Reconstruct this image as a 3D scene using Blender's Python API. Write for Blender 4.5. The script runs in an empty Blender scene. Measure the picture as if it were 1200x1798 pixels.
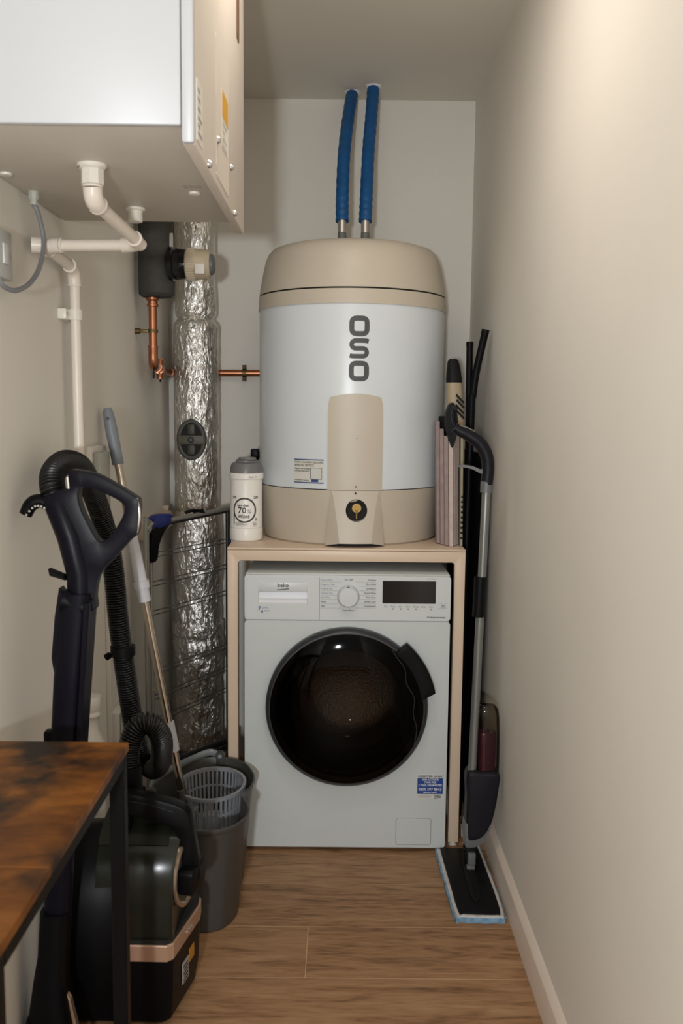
import bpy, bmesh, math, random
from mathutils import Vector, Matrix, noise

random.seed(7)
scene = bpy.context.scene
col = scene.collection

# ------------------------------------------------------------------ camera
PITCH, YAW, ROLL, EYE = 0.11108, -0.00361, 0.01068, 1.314
cp, sp = math.cos(PITCH), math.sin(PITCH)
fw = Vector((-math.sin(YAW) * cp, math.cos(YAW) * cp, -sp))
rt = Vector((math.cos(YAW), math.sin(YAW), 0))
up = rt.cross(fw)
r2 = rt * math.cos(ROLL) + up * math.sin(ROLL)
u2 = up * math.cos(ROLL) - rt * math.sin(ROLL)
cam_data = bpy.data.cameras.new('camera')
cam = bpy.data.objects.new('camera', cam_data)
col.objects.link(cam)
cam.matrix_world = Matrix(((r2.x, u2.x, -fw.x, 0), (r2.y, u2.y, -fw.y, 0), (r2.z, u2.z, -fw.z, EYE), (0, 0, 0, 1)))
cam_data.sensor_fit = 'VERTICAL'
cam_data.sensor_height = 36
cam_data.lens = 1600 / 1798 * 36
cam_data.clip_start = 0.02
cam_data.dof.use_dof = True
cam_data.dof.focus_distance = 2.75
cam_data.dof.aperture_fstop = 7.0
scene.camera = cam

# ------------------------------------------------------------------ light, exposure
world = bpy.data.worlds.new('world')
scene.world = world
world.use_nodes = True
bg = world.node_tree.nodes['Background']
bg.inputs[0].default_value = (1.0, 0.95, 0.89, 1)
bg.inputs[1].default_value = 0.64


def lamp(name, loc, target, sx, sy, power, color):
    d = bpy.data.lights.new(name, 'AREA')
    d.shape = 'RECTANGLE'
    d.size, d.size_y, d.energy, d.color = sx, sy, power, color
    o = bpy.data.objects.new(name, d)
    col.objects.link(o)
    o.location = loc
    o.rotation_euler = (Vector(target) - Vector(loc)).to_track_quat('-Z', 'Y').to_euler()
    return o


lamp('room_lamp', (-0.203, -0.95, 1.25), (0.0, 3.0, 1.25), 0.10, 0.10, 31, (0.93, 0.97, 1.0))

lamp('ceiling_downlight', (-0.03, 1.74, 2.37), (-0.03, 1.74, 0.0), 0.34, 0.34, 4.5, (1.0, 0.92, 0.845))

scene.view_settings.view_transform = 'Standard'
scene.view_settings.look = 'None'
scene.view_settings.gamma = 1
scene.view_settings.use_curve_mapping = False
scene.view_settings.exposure = 0.14

# ------------------------------------------------------------------ materials


def s2l(*c):
    return tuple(((v / 255) / 12.92 if v / 255 <= 0.04045 else ((v / 255 + 0.055) / 1.055) ** 2.4) for v in c)


def mat(name, c, rough=0.5, metal=0.0, var=0.0, vscale=8, bump=0.0, bscale=60, coat=0.0, spec=0.5, stretch=None, detail=4, trans=0.0, alpha=1.0):
    m = bpy.data.materials.new(name)
    m.use_nodes = True
    nt = m.node_tree
    b = nt.nodes['Principled BSDF']
    b.inputs['Base Color'].default_value = (*c, 1)
    b.inputs['Roughness'].default_value = rough
    b.inputs['Metallic'].default_value = metal
    b.inputs['Coat Weight'].default_value = coat
    b.inputs['Specular IOR Level'].default_value = spec
    b.inputs['Transmission Weight'].default_value = trans
    if var or bump:
        tc = nt.nodes.new('ShaderNodeTexCoord')
        mp = nt.nodes.new('ShaderNodeMapping')
        nt.links.new(tc.outputs['Object'], mp.inputs[0])
        if stretch:
            mp.inputs['Scale'].default_value = stretch
    if var:
        n = nt.nodes.new('ShaderNodeTexNoise')
        n.inputs['Scale'].default_value = vscale
        n.inputs['Detail'].default_value = detail
        nt.links.new(mp.outputs[0], n.inputs['Vector'])
        r = nt.nodes.new('ShaderNodeValToRGB')
        r.color_ramp.elements[0].position = 0.3
        r.color_ramp.elements[1].position = 0.7
        r.color_ramp.elements[0].color = (*[v * (1 - var) for v in c], 1)
        r.color_ramp.elements[1].color = (*[min(1, v * (1 + var)) for v in c], 1)
        nt.links.new(n.outputs['Fac'], r.inputs[0])
        nt.links.new(r.outputs[0], b.inputs['Base Color'])
    if bump:
        n2 = nt.nodes.new('ShaderNodeTexNoise')
        n2.inputs['Scale'].default_value = bscale
        n2.inputs['Detail'].default_value = 3
        nt.links.new(mp.outputs[0], n2.inputs['Vector'])
        bp = nt.nodes.new('ShaderNodeBump')
        bp.inputs['Strength'].default_value = bump
        bp.inputs['Distance'].default_value = 0.004
        nt.links.new(n2.outputs['Fac'], bp.inputs['Height'])
        nt.links.new(bp.outputs[0], b.inputs['Normal'])
    return m


def wood(name, dark, mid, light, sx, sy, scale=1.0, rough=0.5, patch=0.0, patchcol=(0.02, 0.02, 0.02)):
    m = bpy.data.materials.new(name)
    m.use_nodes = True
    nt = m.node_tree
    L = nt.links.new
    b = nt.nodes['Principled BSDF']
    b.inputs['Roughness'].default_value = rough
    b.inputs['Specular IOR Level'].default_value = 0.25
    tc = nt.nodes.new('ShaderNodeTexCoord')
    oi = nt.nodes.new('ShaderNodeObjectInfo')
    off = nt.nodes.new('ShaderNodeVectorMath')
    off.operation = 'SCALE'
    cmb = nt.nodes.new('ShaderNodeCombineXYZ')
    L(oi.outputs['Random'], cmb.inputs[0])
    L(oi.outputs['Random'], cmb.inputs[2])
    L(cmb.outputs[0], off.inputs[0])
    off.inputs['Scale'].default_value = 37.0
    add = nt.nodes.new('ShaderNodeVectorMath')
    L(tc.outputs['Object'], add.inputs[0])
    L(off.outputs[0], add.inputs[1])
    mp = nt.nodes.new('ShaderNodeMapping')
    mp.inputs['Scale'].default_value = (sx, sy, 1)
    L(add.outputs[0], mp.inputs[0])
    n1 = nt.nodes.new('ShaderNodeTexNoise')
    n1.inputs['Scale'].default_value = 4 * scale
    n1.inputs['Detail'].default_value = 8
    n1.inputs['Distortion'].default_value = 1.2
    L(mp.outputs[0], n1.inputs['Vector'])
    n2 = nt.nodes.new('ShaderNodeTexNoise')
    n2.inputs['Scale'].default_value = 22 * scale
    n2.inputs['Detail'].default_value = 6
    L(mp.outputs[0], n2.inputs['Vector'])
    mx = nt.nodes.new('ShaderNodeMix')
    mx.data_type = 'FLOAT'
    mx.inputs[0].default_value = 0.38
    L(n1.outputs['Fac'], mx.inputs[2])
    L(n2.outputs['Fac'], mx.inputs[3])
    r = nt.nodes.new('ShaderNodeValToRGB')
    e = r.color_ramp.elements
    e[0].position, e[0].color = 0.32, (*dark, 1)
    e[1].position, e[1].color = 0.68, (*light, 1)
    k = e.new(0.5)
    k.color = (*mid, 1)
    L(mx.outputs[0], r.inputs[0])
    out = r.outputs[0]
    if patch:
        n3 = nt.nodes.new('ShaderNodeTexNoise')
        n3.inputs['Scale'].default_value = 7
        n3.inputs['Detail'].default_value = 5
        L(add.outputs[0], n3.inputs['Vector'])
        r3 = nt.nodes.new('ShaderNodeValToRGB')
        r3.color_ramp.elements[0].position = 0.47
        r3.color_ramp.elements[1].position = 0.60
        r3.color_ramp.elements[0].color = (0, 0, 0, 1)
        r3.color_ramp.elements[1].color = (patch, patch, patch, 1)
        L(n3.outputs['Fac'], r3.inputs[0])
        m3 = nt.nodes.new('ShaderNodeMix')
        m3.data_type = 'RGBA'
        L(r3.outputs[0], m3.inputs[0])
        L(out, m3.inputs[6])
        m3.inputs[7].default_value = (*patchcol, 1)
        out = m3.outputs[2]
    L(out, b.inputs['Base Color'])
    bp = nt.nodes.new('ShaderNodeBump')
    bp.inputs['Strength'].default_value = 0.15
    bp.inputs['Distance'].default_value = 0.002
    L(n2.outputs['Fac'], bp.inputs['Height'])
    L(bp.outputs[0], b.inputs['Normal'])
    return m


def tinted(name, c, gloss_rough=0.03, ior=1.45):
    m = bpy.data.materials.new(name)
    m.use_nodes = True
    nt = m.node_tree
    nt.nodes.remove(nt.nodes['Principled BSDF'])
    t = nt.nodes.new('ShaderNodeBsdfTransparent')
    t.inputs[0].default_value = (*c, 1)
    g = nt.nodes.new('ShaderNodeBsdfGlossy')
    g.inputs['Roughness'].default_value = gloss_rough
    fr = nt.nodes.new('ShaderNodeFresnel')
    fr.inputs[0].default_value = ior
    mx = nt.nodes.new('ShaderNodeMixShader')
    nt.links.new(fr.outputs[0], mx.inputs[0])
    nt.links.new(t.outputs[0], mx.inputs[1])
    nt.links.new(g.outputs[0], mx.inputs[2])
    nt.links.new(mx.outputs[0], nt.nodes['Material Output'].inputs[0])
    return m


M = {}
M['wall'] = mat('wall_paint', (0.79, 0.755, 0.685), 0.75, var=0.02, vscale=3, bump=0.06, bscale=220)
M['ceiling'] = mat('ceiling_paint', (0.76, 0.725, 0.65), 0.8, var=0.02, vscale=2)
M['skirting'] = mat('skirting_paint', (0.80, 0.69, 0.59), 0.45, var=0.02)
M['joint'] = mat('floor_joint', (0.60, 0.42, 0.26), 0.7)
M['oak'] = wood('oak_laminate', (0.155, 0.080, 0.039), (0.345, 0.190, 0.095), (0.44, 0.265, 0.14), 0.9, 6.0, 1.0, 0.45)
M['rustic'] = wood('rustic_board', (0.075, 0.024, 0.005), (0.17, 0.058, 0.010), (0.29, 0.105, 0.018), 1.0, 2.2, 1.0, 0.42, 0.95, (0.010, 0.008, 0.007))
M['black_steel'] = mat('black_steel', (0.003, 0.003, 0.0035), 0.45, spec=0.14, var=0.1)
M['unit_white'] = mat('unit_white_enamel', (0.60, 0.615, 0.645), 0.35, var=0.01)
M['unit_steel'] = mat('unit_painted_steel', (0.68, 0.61, 0.53), 0.45, var=0.02)
M['unit_under'] = mat('unit_base_grey', (0.60, 0.56, 0.49), 0.5, var=0.03)
M['screw'] = mat('screw_zinc', (0.6, 0.6, 0.6), 0.3, 1.0)
M['white_plastic'] = mat('white_plastic', (0.80, 0.76, 0.68), 0.35, var=0.01)
M['pipe_white'] = mat('waste_pipe_plastic', (0.80, 0.72, 0.63), 0.35, var=0.015)
M['grey_cable'] = mat('grey_cable', (0.20, 0.20, 0.215), 0.5)
M['switch_grey'] = mat('switch_plastic', (0.50, 0.51, 0.50), 0.4)
M['switch_rocker'] = mat('switch_rocker', (0.62, 0.62, 0.60), 0.35)
M['socket'] = mat('socket_plastic', (0.44, 0.455, 0.40), 0.35)
M['cream'] = mat('cream_plastic', (0.66, 0.56, 0.44), 0.45)
M['dark_brown'] = mat('brown_slot', (0.15, 0.085, 0.05), 0.6)
M['ink'] = mat('print_ink', (0.035, 0.034, 0.035), 0.5)
M['ink_grey'] = mat('print_grey', (0.060, 0.060, 0.062), 0.5)
M['ink_soft'] = mat('print_soft', (0.36, 0.33, 0.30), 0.5)
M['ink_lilac'] = mat('print_lilac', (0.26, 0.26, 0.40), 0.5)
M['ink_blue'] = mat('print_blue', (0.02, 0.06, 0.22), 0.5)
M['blue_label'] = mat('blue_label', (0.012, 0.06, 0.27), 0.4)
M['white_ink'] = mat('print_white', (0.75, 0.76, 0.80), 0.5)
M['yellow_label'] = mat('yellow_label', (0.62, 0.33, 0.02), 0.5)
M['paper'] = mat('label_paper', (0.66, 0.66, 0.62), 0.55)
M['paper_cream'] = mat('label_paper_cream', (0.72, 0.70, 0.63), 0.55)
M['tank_white'] = mat('tank_white_enamel', (0.72, 0.765, 0.79), 0.28, var=0.01)
M['tank_beige'] = mat('tank_beige_plastic', (0.57, 0.505, 0.41), 0.42, var=0.015, bump=0.03, bscale=400)
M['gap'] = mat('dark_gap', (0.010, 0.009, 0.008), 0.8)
M['blue_foam'] = mat('blue_insulation', (0.002, 0.085, 0.26), 0.5, var=0.15, vscale=12, bump=0.25, bscale=70)
M['white_foam'] = mat('white_sealant', (0.75, 0.75, 0.73), 0.7, bump=0.3, bscale=150)
M['pipe_grey'] = mat('grey_connector', (0.14, 0.14, 0.13), 0.5)
M['pipe_metal'] = mat('alupex_pipe', (0.52, 0.49, 0.45), 0.35, 0.8)
M['stand'] = mat('stand_powder_coat', (0.72, 0.56, 0.42), 0.38, var=0.02, vscale=5)
M['wm_white'] = mat('appliance_white', (0.60, 0.635, 0.625), 0.3, var=0.01)
M['wm_panel'] = mat('appliance_panel', (0.64, 0.67, 0.665), 0.35)
M['wm_white2'] = mat('appliance_recess_white', (0.75, 0.75, 0.78), 0.35)
M['wm_grey'] = mat('appliance_grey', (0.32, 0.33, 0.32), 0.4)
M['black_gloss'] = mat('black_gloss', (0.008, 0.008, 0.010), 0.12)
M['black_plastic'] = mat('black_plastic', (0.004, 0.004, 0.0047), 0.45, spec=0.14)
M['trim_dark'] = mat('door_trim_dark', (0.028, 0.028, 0.033), 0.35)
M['door_glass'] = tinted('door_glass', (0.22, 0.18, 0.15), 0.05, 1.20)
M['bowl_glass'] = tinted('bowl_glass', (0.85, 0.83, 0.80))
M['rubber'] = mat('grey_rubber', (0.06, 0.06, 0.06), 0.6)
M['drum'] = mat('drum_steel', (0.45, 0.43, 0.40), 0.35, 0.9, bump=0.4, bscale=150)
M['tub_white'] = mat('tub_plastic', (0.88, 0.85, 0.79), 0.35)
M['tub_lid'] = mat('tub_lid_grey', (0.16, 0.16, 0.165), 0.35)
M['pink'] = mat('pink_fabric', (0.34, 0.26, 0.245), 0.75, var=0.12, vscale=30, bump=0.3, bscale=350)
M['pink_edge'] = mat('pink_edge', (0.56, 0.45, 0.40), 0.6, var=0.08, vscale=40)
M['tan'] = mat('tan_plastic', (0.36, 0.28, 0.18), 0.45, var=0.05)
M['olive'] = mat('olive_strip', (0.30, 0.27, 0.19), 0.5, var=0.1)
M['charcoal'] = mat('charcoal_plastic', (0.007, 0.007, 0.008), 0.5, spec=0.14)
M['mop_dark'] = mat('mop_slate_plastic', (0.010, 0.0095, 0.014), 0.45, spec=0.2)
M['mop_grey'] = mat('mop_grey_plastic', (0.135, 0.14, 0.145), 0.4)
M['mop_pole'] = mat('mop_pole_metal', (0.24, 0.245, 0.235), 0.33, 0.55)
M['smoke'] = tinted('smoke_plastic', (0.62, 0.58, 0.50), 0.06)
M['magenta'] = mat('magenta_liquid', (0.10, 0.008, 0.045), 0.12)
M['pad_blue'] = mat('pad_blue_microfibre', (0.20, 0.36, 0.52), 0.9, var=0.3, vscale=60, bump=0.6, bscale=300)
M['pad_white'] = mat('pad_white_microfibre', (0.66, 0.62, 0.58), 0.9, var=0.12, vscale=50, bump=0.6, bscale=300)
M['copper'] = mat('copper', (0.44, 0.185, 0.10), 0.34, 1.0, var=0.18, vscale=25)
M['brass'] = mat('brass', (0.30, 0.19, 0.06), 0.45, 0.8)
M['brass_dark'] = mat('dull_brass', (0.16, 0.11, 0.05), 0.45, 0.8)
M['foam_black'] = mat('foam_insulation', (0.042, 0.040, 0.036), 0.75, var=0.2, vscale=18, bump=0.3, bscale=120)
M['knob_beige'] = mat('valve_cap_beige', (0.50, 0.42, 0.30), 0.45)
M['soil'] = mat('soil_pipe', (0.52, 0.38, 0.27), 0.5)
M['hatch'] = mat('hatch_olive', (0.045, 0.042, 0.032), 0.5)
M['hatch2'] = mat('hatch_bar', (0.085, 0.08, 0.06), 0.5)
M['vac'] = mat('vacuum_purple_black', (0.0045, 0.004, 0.0085), 0.36, spec=0.14, bump=0.03, bscale=400)
M['vac_black'] = mat('vacuum_black', (0.0025, 0.0025, 0.0032), 0.42, spec=0.14)
M['vac_bin'] = mat('vacuum_smoked_bin', (0.012, 0.013, 0.009), 0.22, spec=0.3)
M['rose'] = mat('rose_gold_plastic', (0.45, 0.28, 0.19), 0.38, 0.25)
M['rose_metal'] = mat('rose_gold_metal', (0.52, 0.40, 0.30), 0.25, 0.8)
M['silver'] = mat('silver_trim', (0.62, 0.60, 0.57), 0.25, 0.8)
M['hose'] = mat('hose_black', (0.006, 0.006, 0.0065), 0.32, spec=0.4)
M['orange'] = mat('orange_print', (0.45, 0.19, 0.02), 0.5)
M['mop2_grip'] = mat('mop_grip_blue_grey', (0.20, 0.225, 0.25), 0.45)
M['mop2_sleeve'] = mat('mop_sleeve_grey', (0.60, 0.60, 0.64), 0.45)
M['steel_warm'] = mat('polished_steel', (0.62, 0.53, 0.44), 0.16, 1.0)
M['bucket'] = mat('bucket_grey', (0.060, 0.058, 0.052), 0.42, var=0.05)
M['basket'] = mat('basket_grey', (0.27, 0.28, 0.305), 0.45)
M['bail'] = mat('bail_grey', (0.22, 0.24, 0.25), 0.4)
M['rack_tube'] = mat('rack_tube', (0.30, 0.30, 0.27), 0.38, 0.4)
M['rack_dark'] = mat('rack_tube_dark', (0.03, 0.03, 0.033), 0.4, 0.3)
M['rack_wire'] = mat('rack_wire', (0.085, 0.085, 0.078), 0.4, 0.3)
M['blue_joint'] = mat('blue_plastic', (0.006, 0.02, 0.17), 0.4)


def foil_material():
    m = bpy.data.materials.new('crumpled_foil')
    m.use_nodes = True
    nt = m.node_tree
    L = nt.links.new
    b = nt.nodes['Principled BSDF']
    b.inputs['Base Color'].default_value = (0.80, 0.78, 0.74, 1)
    b.inputs['Metallic'].default_value = 0.96
    b.inputs['Roughness'].default_value = 0.32
    tc = nt.nodes.new('ShaderNodeTexCoord')
    mp = nt.nodes.new('ShaderNodeMapping')
    mp.inputs['Scale'].default_value = (1, 1, 0.55)
    L(tc.outputs['Object'], mp.inputs[0])
    v = nt.nodes.new('ShaderNodeTexVoronoi')
    v.inputs['Scale'].default_value = 80
    n = nt.nodes.new('ShaderNodeTexNoise')
    n.inputs['Scale'].default_value = 52
    n.inputs['Detail'].default_value = 4
    n.inputs['Distortion'].default_value = 1.5
    L(mp.outputs[0], n.inputs['Vector'])
    L(mp.outputs[0], v.inputs['Vector'])
    b1 = nt.nodes.new('ShaderNodeBump')
    b1.inputs['Strength'].default_value = 0.8
    b1.inputs['Distance'].default_value = 0.010
    L(n.outputs['Fac'], b1.inputs['Height'])
    b2 = nt.nodes.new('ShaderNodeBump')
    b2.inputs['Strength'].default_value = 0.42
    b2.inputs['Distance'].default_value = 0.006
    L(v.outputs['Distance'], b2.inputs['Height'])
    L(b1.outputs[0], b2.inputs['Normal'])
    L(b2.outputs[0], b.inputs['Normal'])
    return m


M['foil'] = foil_material()

# ------------------------------------------------------------------ builders
ORG = {}


def obj(name, geo, m, parent=None, smooth=35, label=None):
    verts, faces = geo
    o_ = ORG.get(parent.name, Vector()) if parent else Vector()
    me = bpy.data.meshes.new(name)
    me.from_pydata([Vector(v) - o_ for v in verts], [], faces)
    me.materials.append(M[m] if isinstance(m, str) else m)
    bm = bmesh.new()
    bm.from_mesh(me)
    bmesh.ops.recalc_face_normals(bm, faces=bm.faces)
    bm.to_mesh(me)
    bm.free()
    if smooth:
        me.shade_smooth()
        me.set_sharp_from_angle(angle=math.radians(smooth))
    o = bpy.data.objects.new(name, me)
    col.objects.link(o)
    if parent:
        o.parent = parent
        ORG[o.name] = o_
    if label:
        o['label'] = label
    return o


def thing(name, label, cat, loc, group=None):
    o = bpy.data.objects.new(name, None)
    o.empty_display_size = 0.05
    col.objects.link(o)
    o.location = loc
    o['label'] = label
    o['category'] = cat
    if group:
        o['group'] = group
    ORG[o.name] = Vector(loc)
    return o


def tag(o, label, cat, group=None):
    o['label'] = label
    o['category'] = cat
    if group:
        o['group'] = group
    return o


def struct(name, geo, m, label, cat, smooth=None):
    o = obj(name, geo, m, None, smooth)
    o['kind'] = 'structure'
    o['label'] = label
    o['category'] = cat
    return o


def frombm(bm):
    bm.verts.index_update()
    v = [tuple(x.co) for x in bm.verts]
    f = [[w.index for w in p.verts] for p in bm.faces]
    bm.free()
    return v, f


def join(*gs):
    V, F_ = [], []
    for v, f in gs:
        k = len(V)
        V += list(v)
        F_ += [[i + k for i in p] for p in f]
    return V, F_


def xf(geo, fn):
    return [tuple(fn(Vector(v))) for v in geo[0]], geo[1]


def box(x0, x1, y0, y1, z0, z1, bev=0.0, seg=2):
    bm = bmesh.new()
    bmesh.ops.create_cube(bm, size=1)
    for v in bm.verts:
        v.co = Vector(((x0 + x1) / 2 + v.co.x * (x1 - x0), (y0 + y1) / 2 + v.co.y * (y1 - y0), (z0 + z1) / 2 + v.co.z * (z1 - z0)))
    if bev:
        bmesh.ops.bevel(bm, geom=bm.edges[:], offset=bev, segments=seg, affect='EDGES', profile=0.5)
    return frombm(bm)


def resample(pts, n):
    """Catmull-Rom through the points."""
    P = [Vector(p) for p in pts]
    if len(P) == 2:
        return [P[0].lerp(P[1], i / (n - 1)) for i in range(n)]
    P = [P[0] * 2 - P[1]] + P + [P[-1] * 2 - P[-2]]
    out = []
    m = len(P) - 3
    for i in range(n):
        t = i / (n - 1) * m
        k = min(int(t), m - 1)
        t -= k
        a, b, c, d = P[k:k + 4]
        out.append(0.5 * ((2 * b) + (c - a) * t + (2 * a - 5 * b + 4 * c - d) * t * t + (3 * b - a - 3 * c + d) * t ** 3))
    return out


def tube(pts, r, seg=12, cap=True, sq=None):
    """Sweep of a circle (or of an ellipse: sq = (width, height)) along the points."""
    P = [Vector(p) for p in pts]
    n = len(P)
    R = r if isinstance(r, (list, tuple)) else [r] * n
    t0 = (P[1] - P[0]).normalized()
    ref = Vector((0, 0, 1)) if abs(t0.z) < 0.9 else Vector((1, 0, 0))
    side = t0.cross(ref).normalized()
    V, F_ = [], []
    prev = t0
    for i in range(n):
        t = (P[min(i + 1, n - 1)] - P[max(i - 1, 0)]).normalized()
        q = prev.rotation_difference(t)
        side = (q @ side)
        side = (side - t * side.dot(t)).normalized()
        prev = t
        oth = t.cross(side)
        kx, ky = sq if sq else (1, 1)
        for k in range(seg):
            a = 2 * math.pi * k / seg
            V.append(tuple(P[i] + side * math.cos(a) * R[i] * kx + oth * math.sin(a) * R[i] * ky))
    for i in range(n - 1):
        for k in range(seg):
            F_.append([i * seg + k, i * seg + (k + 1) % seg, (i + 1) * seg + (k + 1) % seg, (i + 1) * seg + k])
    if cap:
        F_.append(list(range(seg)))
        F_.append(list(range((n - 1) * seg, n * seg)))
    return V, F_


def bar(p, q, w, h=None, bev=0.0):
    """Square bar from p to q."""
    h = h or w
    p, q = Vector(p), Vector(q)
    d = q - p
    g = box(-w / 2, w / 2, -h / 2, h / 2, 0, d.length, bev, 1)
    rot = d.to_track_quat('Z', 'Y')
    return xf(g, lambda v: p + rot @ v)


def lathe(prof, c, seg=48, axis='Z', closed=False):
    """Turn (radius, height) pairs about an axis through c."""
    V, F_ = [], []
    idx = []
    c = Vector(c)

    def put(r, h, a):
        x, y = r * math.cos(a), r * math.sin(a)
        if axis == 'Z':
            return tuple(c + Vector((x, y, h)))
        if axis == 'X':
            return tuple(c + Vector((h, x, y)))
        return tuple(c + Vector((x, h, y)))
    for r, h in prof:
        if r < 1e-6:
            idx.append([len(V)])
            V.append(put(0, h, 0))
        else:
            idx.append(list(range(len(V), len(V) + seg)))
            V += [put(r, h, 2 * math.pi * k / seg) for k in range(seg)]
    pairs = list(zip(idx, idx[1:]))
    if closed:
        pairs.append((idx[-1], idx[0]))
    for a, b in pairs:
        for k in range(seg):
            k2 = (k + 1) % seg
            if len(a) == 1 and len(b) == 1:
                break
            if len(a) == 1:
                F_.append([a[0], b[k], b[k2]])
            elif len(b) == 1:
                F_.append([a[k], a[k2], b[0]])
            else:
                F_.append([a[k], a[k2], b[k2], b[k]])
    return V, F_


def prism(outline, w0, w1, put, holes=(), bev=0.0, seg=2):
    """Extrude a 2D outline (with holes) from w0 to w1; put(u, v, w) gives the 3D point."""
    bm = bmesh.new()
    edges = []
    for loop in [outline] + list(holes):
        vs = [bm.verts.new((u, v, 0)) for u, v in loop]
        edges += [bm.edges.new((vs[i], vs[(i + 1) % len(vs)])) for i in range(len(vs))]
    if holes:
        bmesh.ops.triangle_fill(bm, use_beauty=True, use_dissolve=False, edges=edges)
    else:
        bm.faces.new([v for v in bm.verts])
    faces = bm.faces[:]
    rim = set(edges)
    ret = bmesh.ops.extrude_face_region(bm, geom=faces)
    top = [g for g in ret['geom'] if isinstance(g, bmesh.types.BMVert)]
    for v in top:
        v.co.z = 1
    for v in bm.verts:
        v.co.z = w0 + (w1 - w0) * v.co.z
    if bev:
        bm.normal_update()
        es = [e for e in bm.edges if abs(e.verts[0].co.z - e.verts[1].co.z) < 1e-7 and len(e.link_faces) == 2 and abs(e.link_faces[0].normal.dot(e.link_faces[1].normal)) < 0.5]
        bmesh.ops.bevel(bm, geom=es, offset=bev, segments=seg, affect='EDGES', profile=0.5, clamp_overlap=True)
    for v in bm.verts:
        v.co = Vector(put(v.co.x, v.co.y, v.co.z))
    return frombm(bm)


def rrect(x0, x1, y0, y1, r, n=6):
    out = []
    for cx, cy, a0 in ((x1 - r, y1 - r, 0), (x0 + r, y1 - r, 90), (x0 + r, y0 + r, 180), (x1 - r, y0 + r, 270)):
        for k in range(n + 1):
            a = math.radians(a0 + 90 * k / n)
            out.append((cx + r * math.cos(a), cy + r * math.sin(a)))
    return out


def circle(cx, cy, r, n=48, ry=None):
    return [(cx + r * math.cos(2 * math.pi * k / n), cy + (ry or r) * math.sin(2 * math.pi * k / n)) for k in range(n)]


def cr2(pts, n):
    """closed smooth 2D loop"""
    m = len(pts)
    out = []
    for i in range(n):
        t = i / n * m
        k = int(t)
        t -= k
        a, b, c, d = (Vector(pts[(k + j - 1) % m]) for j in range(4))
        q = 0.5 * ((2 * b) + (c - a) * t + (2 * a - 5 * b + 4 * c - d) * t * t + (3 * b - a - 3 * c + d) * t ** 3)
        out.append((q.x, q.y))
    return out


def text(s, size, align='LEFT', put=None, bold=0.0):
    cu = bpy.data.curves.new('txt', 'FONT')
    cu.body = s
    cu.size = size
    cu.align_x = align
    cu.offset = bold
    cu.resolution_u = 2
    o = bpy.data.objects.new('txt', cu)
    col.objects.link(o)
    dg = bpy.context.evaluated_depsgraph_get()
    me = o.evaluated_get(dg).to_mesh()
    V = [tuple(v.co) for v in me.vertices]
    F_ = [list(p.vertices) for p in me.polygons]
    o.evaluated_get(dg).to_mesh_clear()
    bpy.data.objects.remove(o)
    bpy.data.curves.remove(cu)
    if put:
        V = [tuple(put(v[0], v[1])) for v in V]
    return V, F_


def flatxz(x0, z0, y, sl=0.0):
    """place 2D (u right, v up) on a face that looks towards -Y"""
    return lambda u, v: (x0 + u, y, z0 + v)


XZ = lambda u, v, w: (u, w, v)      # outline in X-Z, extruded along Y
YZ = lambda u, v, w: (w, u, v)      # outline in Y-Z, extruded along X
XY = lambda u, v, w: (u, v, w)      # outline in X-Y, extruded along Z

# ------------------------------------------------------------------ the room
XL, XR, YB, YF, H = -0.62, 0.469, 3.345, -0.45, 2.4
struct('wall_back', box(XL - 0.1, XR + 0.1, YB, YB + 0.1, 0, H), 'wall', 'cream painted wall behind the water cylinder', 'wall')
struct('wall_left', box(XL - 0.1, XL, YF, YB, 0, H), 'wall', 'cream painted wall carrying the white drain pipe', 'wall')
struct('wall_right', box(XR, XR + 0.1, YF, YB, 0, H), 'wall', 'bare cream painted wall beside the spray mop', 'wall')
struct('ceiling', box(XL - 0.1, XR + 0.1, YF, YB + 0.1, H, H + 0.1), 'ceiling', 'plain painted ceiling over the cupboard', 'ceiling')
struct('unseen_hall_floor', box(-2.0, 2.0, -3.5, YF - 0.002, -0.1, 0.0), 'oak', 'unseen oak laminate hall floor added to block light from below', 'floor')  # out of view; hall floor added to cut world light from below
floor = struct('floor', box(XL - 0.1, XR + 0.1, YF, YB + 0.1, -0.1, -0.0008), 'joint', 'brown oak laminate plank floor', 'floor')
ORG[floor.name] = Vector()
row = 0
y = 1.990 - 0.212 * 13
while y < YB:
    y1 = min(y + 0.2098, YB)
    cuts = {13: [-0.066], 14: [], 15: [], 12: [], 11: [0.25], 16: [0.1]}.get(row, [random.uniform(-0.4, 0.3)])
    xs = [XL] + cuts + [XR]
    if y1 - max(y, YF) > 0.01:
        for a, b in zip(xs, xs[1:]):
            obj('plank', box(a + (0.0010 if a > XL else 0), b - (0.0010 if b < XR else 0), max(y, YF), y1, -0.0008, 0.0, 0.0004, 1), 'oak', floor, None)
    y += 0.212
    row += 1
sk = [(0, 0), (0.0145, 0), (0.0145, 0.080), (0.0135, 0.0835), (0, 0.099)]
struct('baseboard_right', prism(sk, YF, YB, lambda u, v, w: (XR - u, w, v)), 'skirting', 'cream painted skirting board along the bare wall', 'baseboard', 30)

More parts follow.
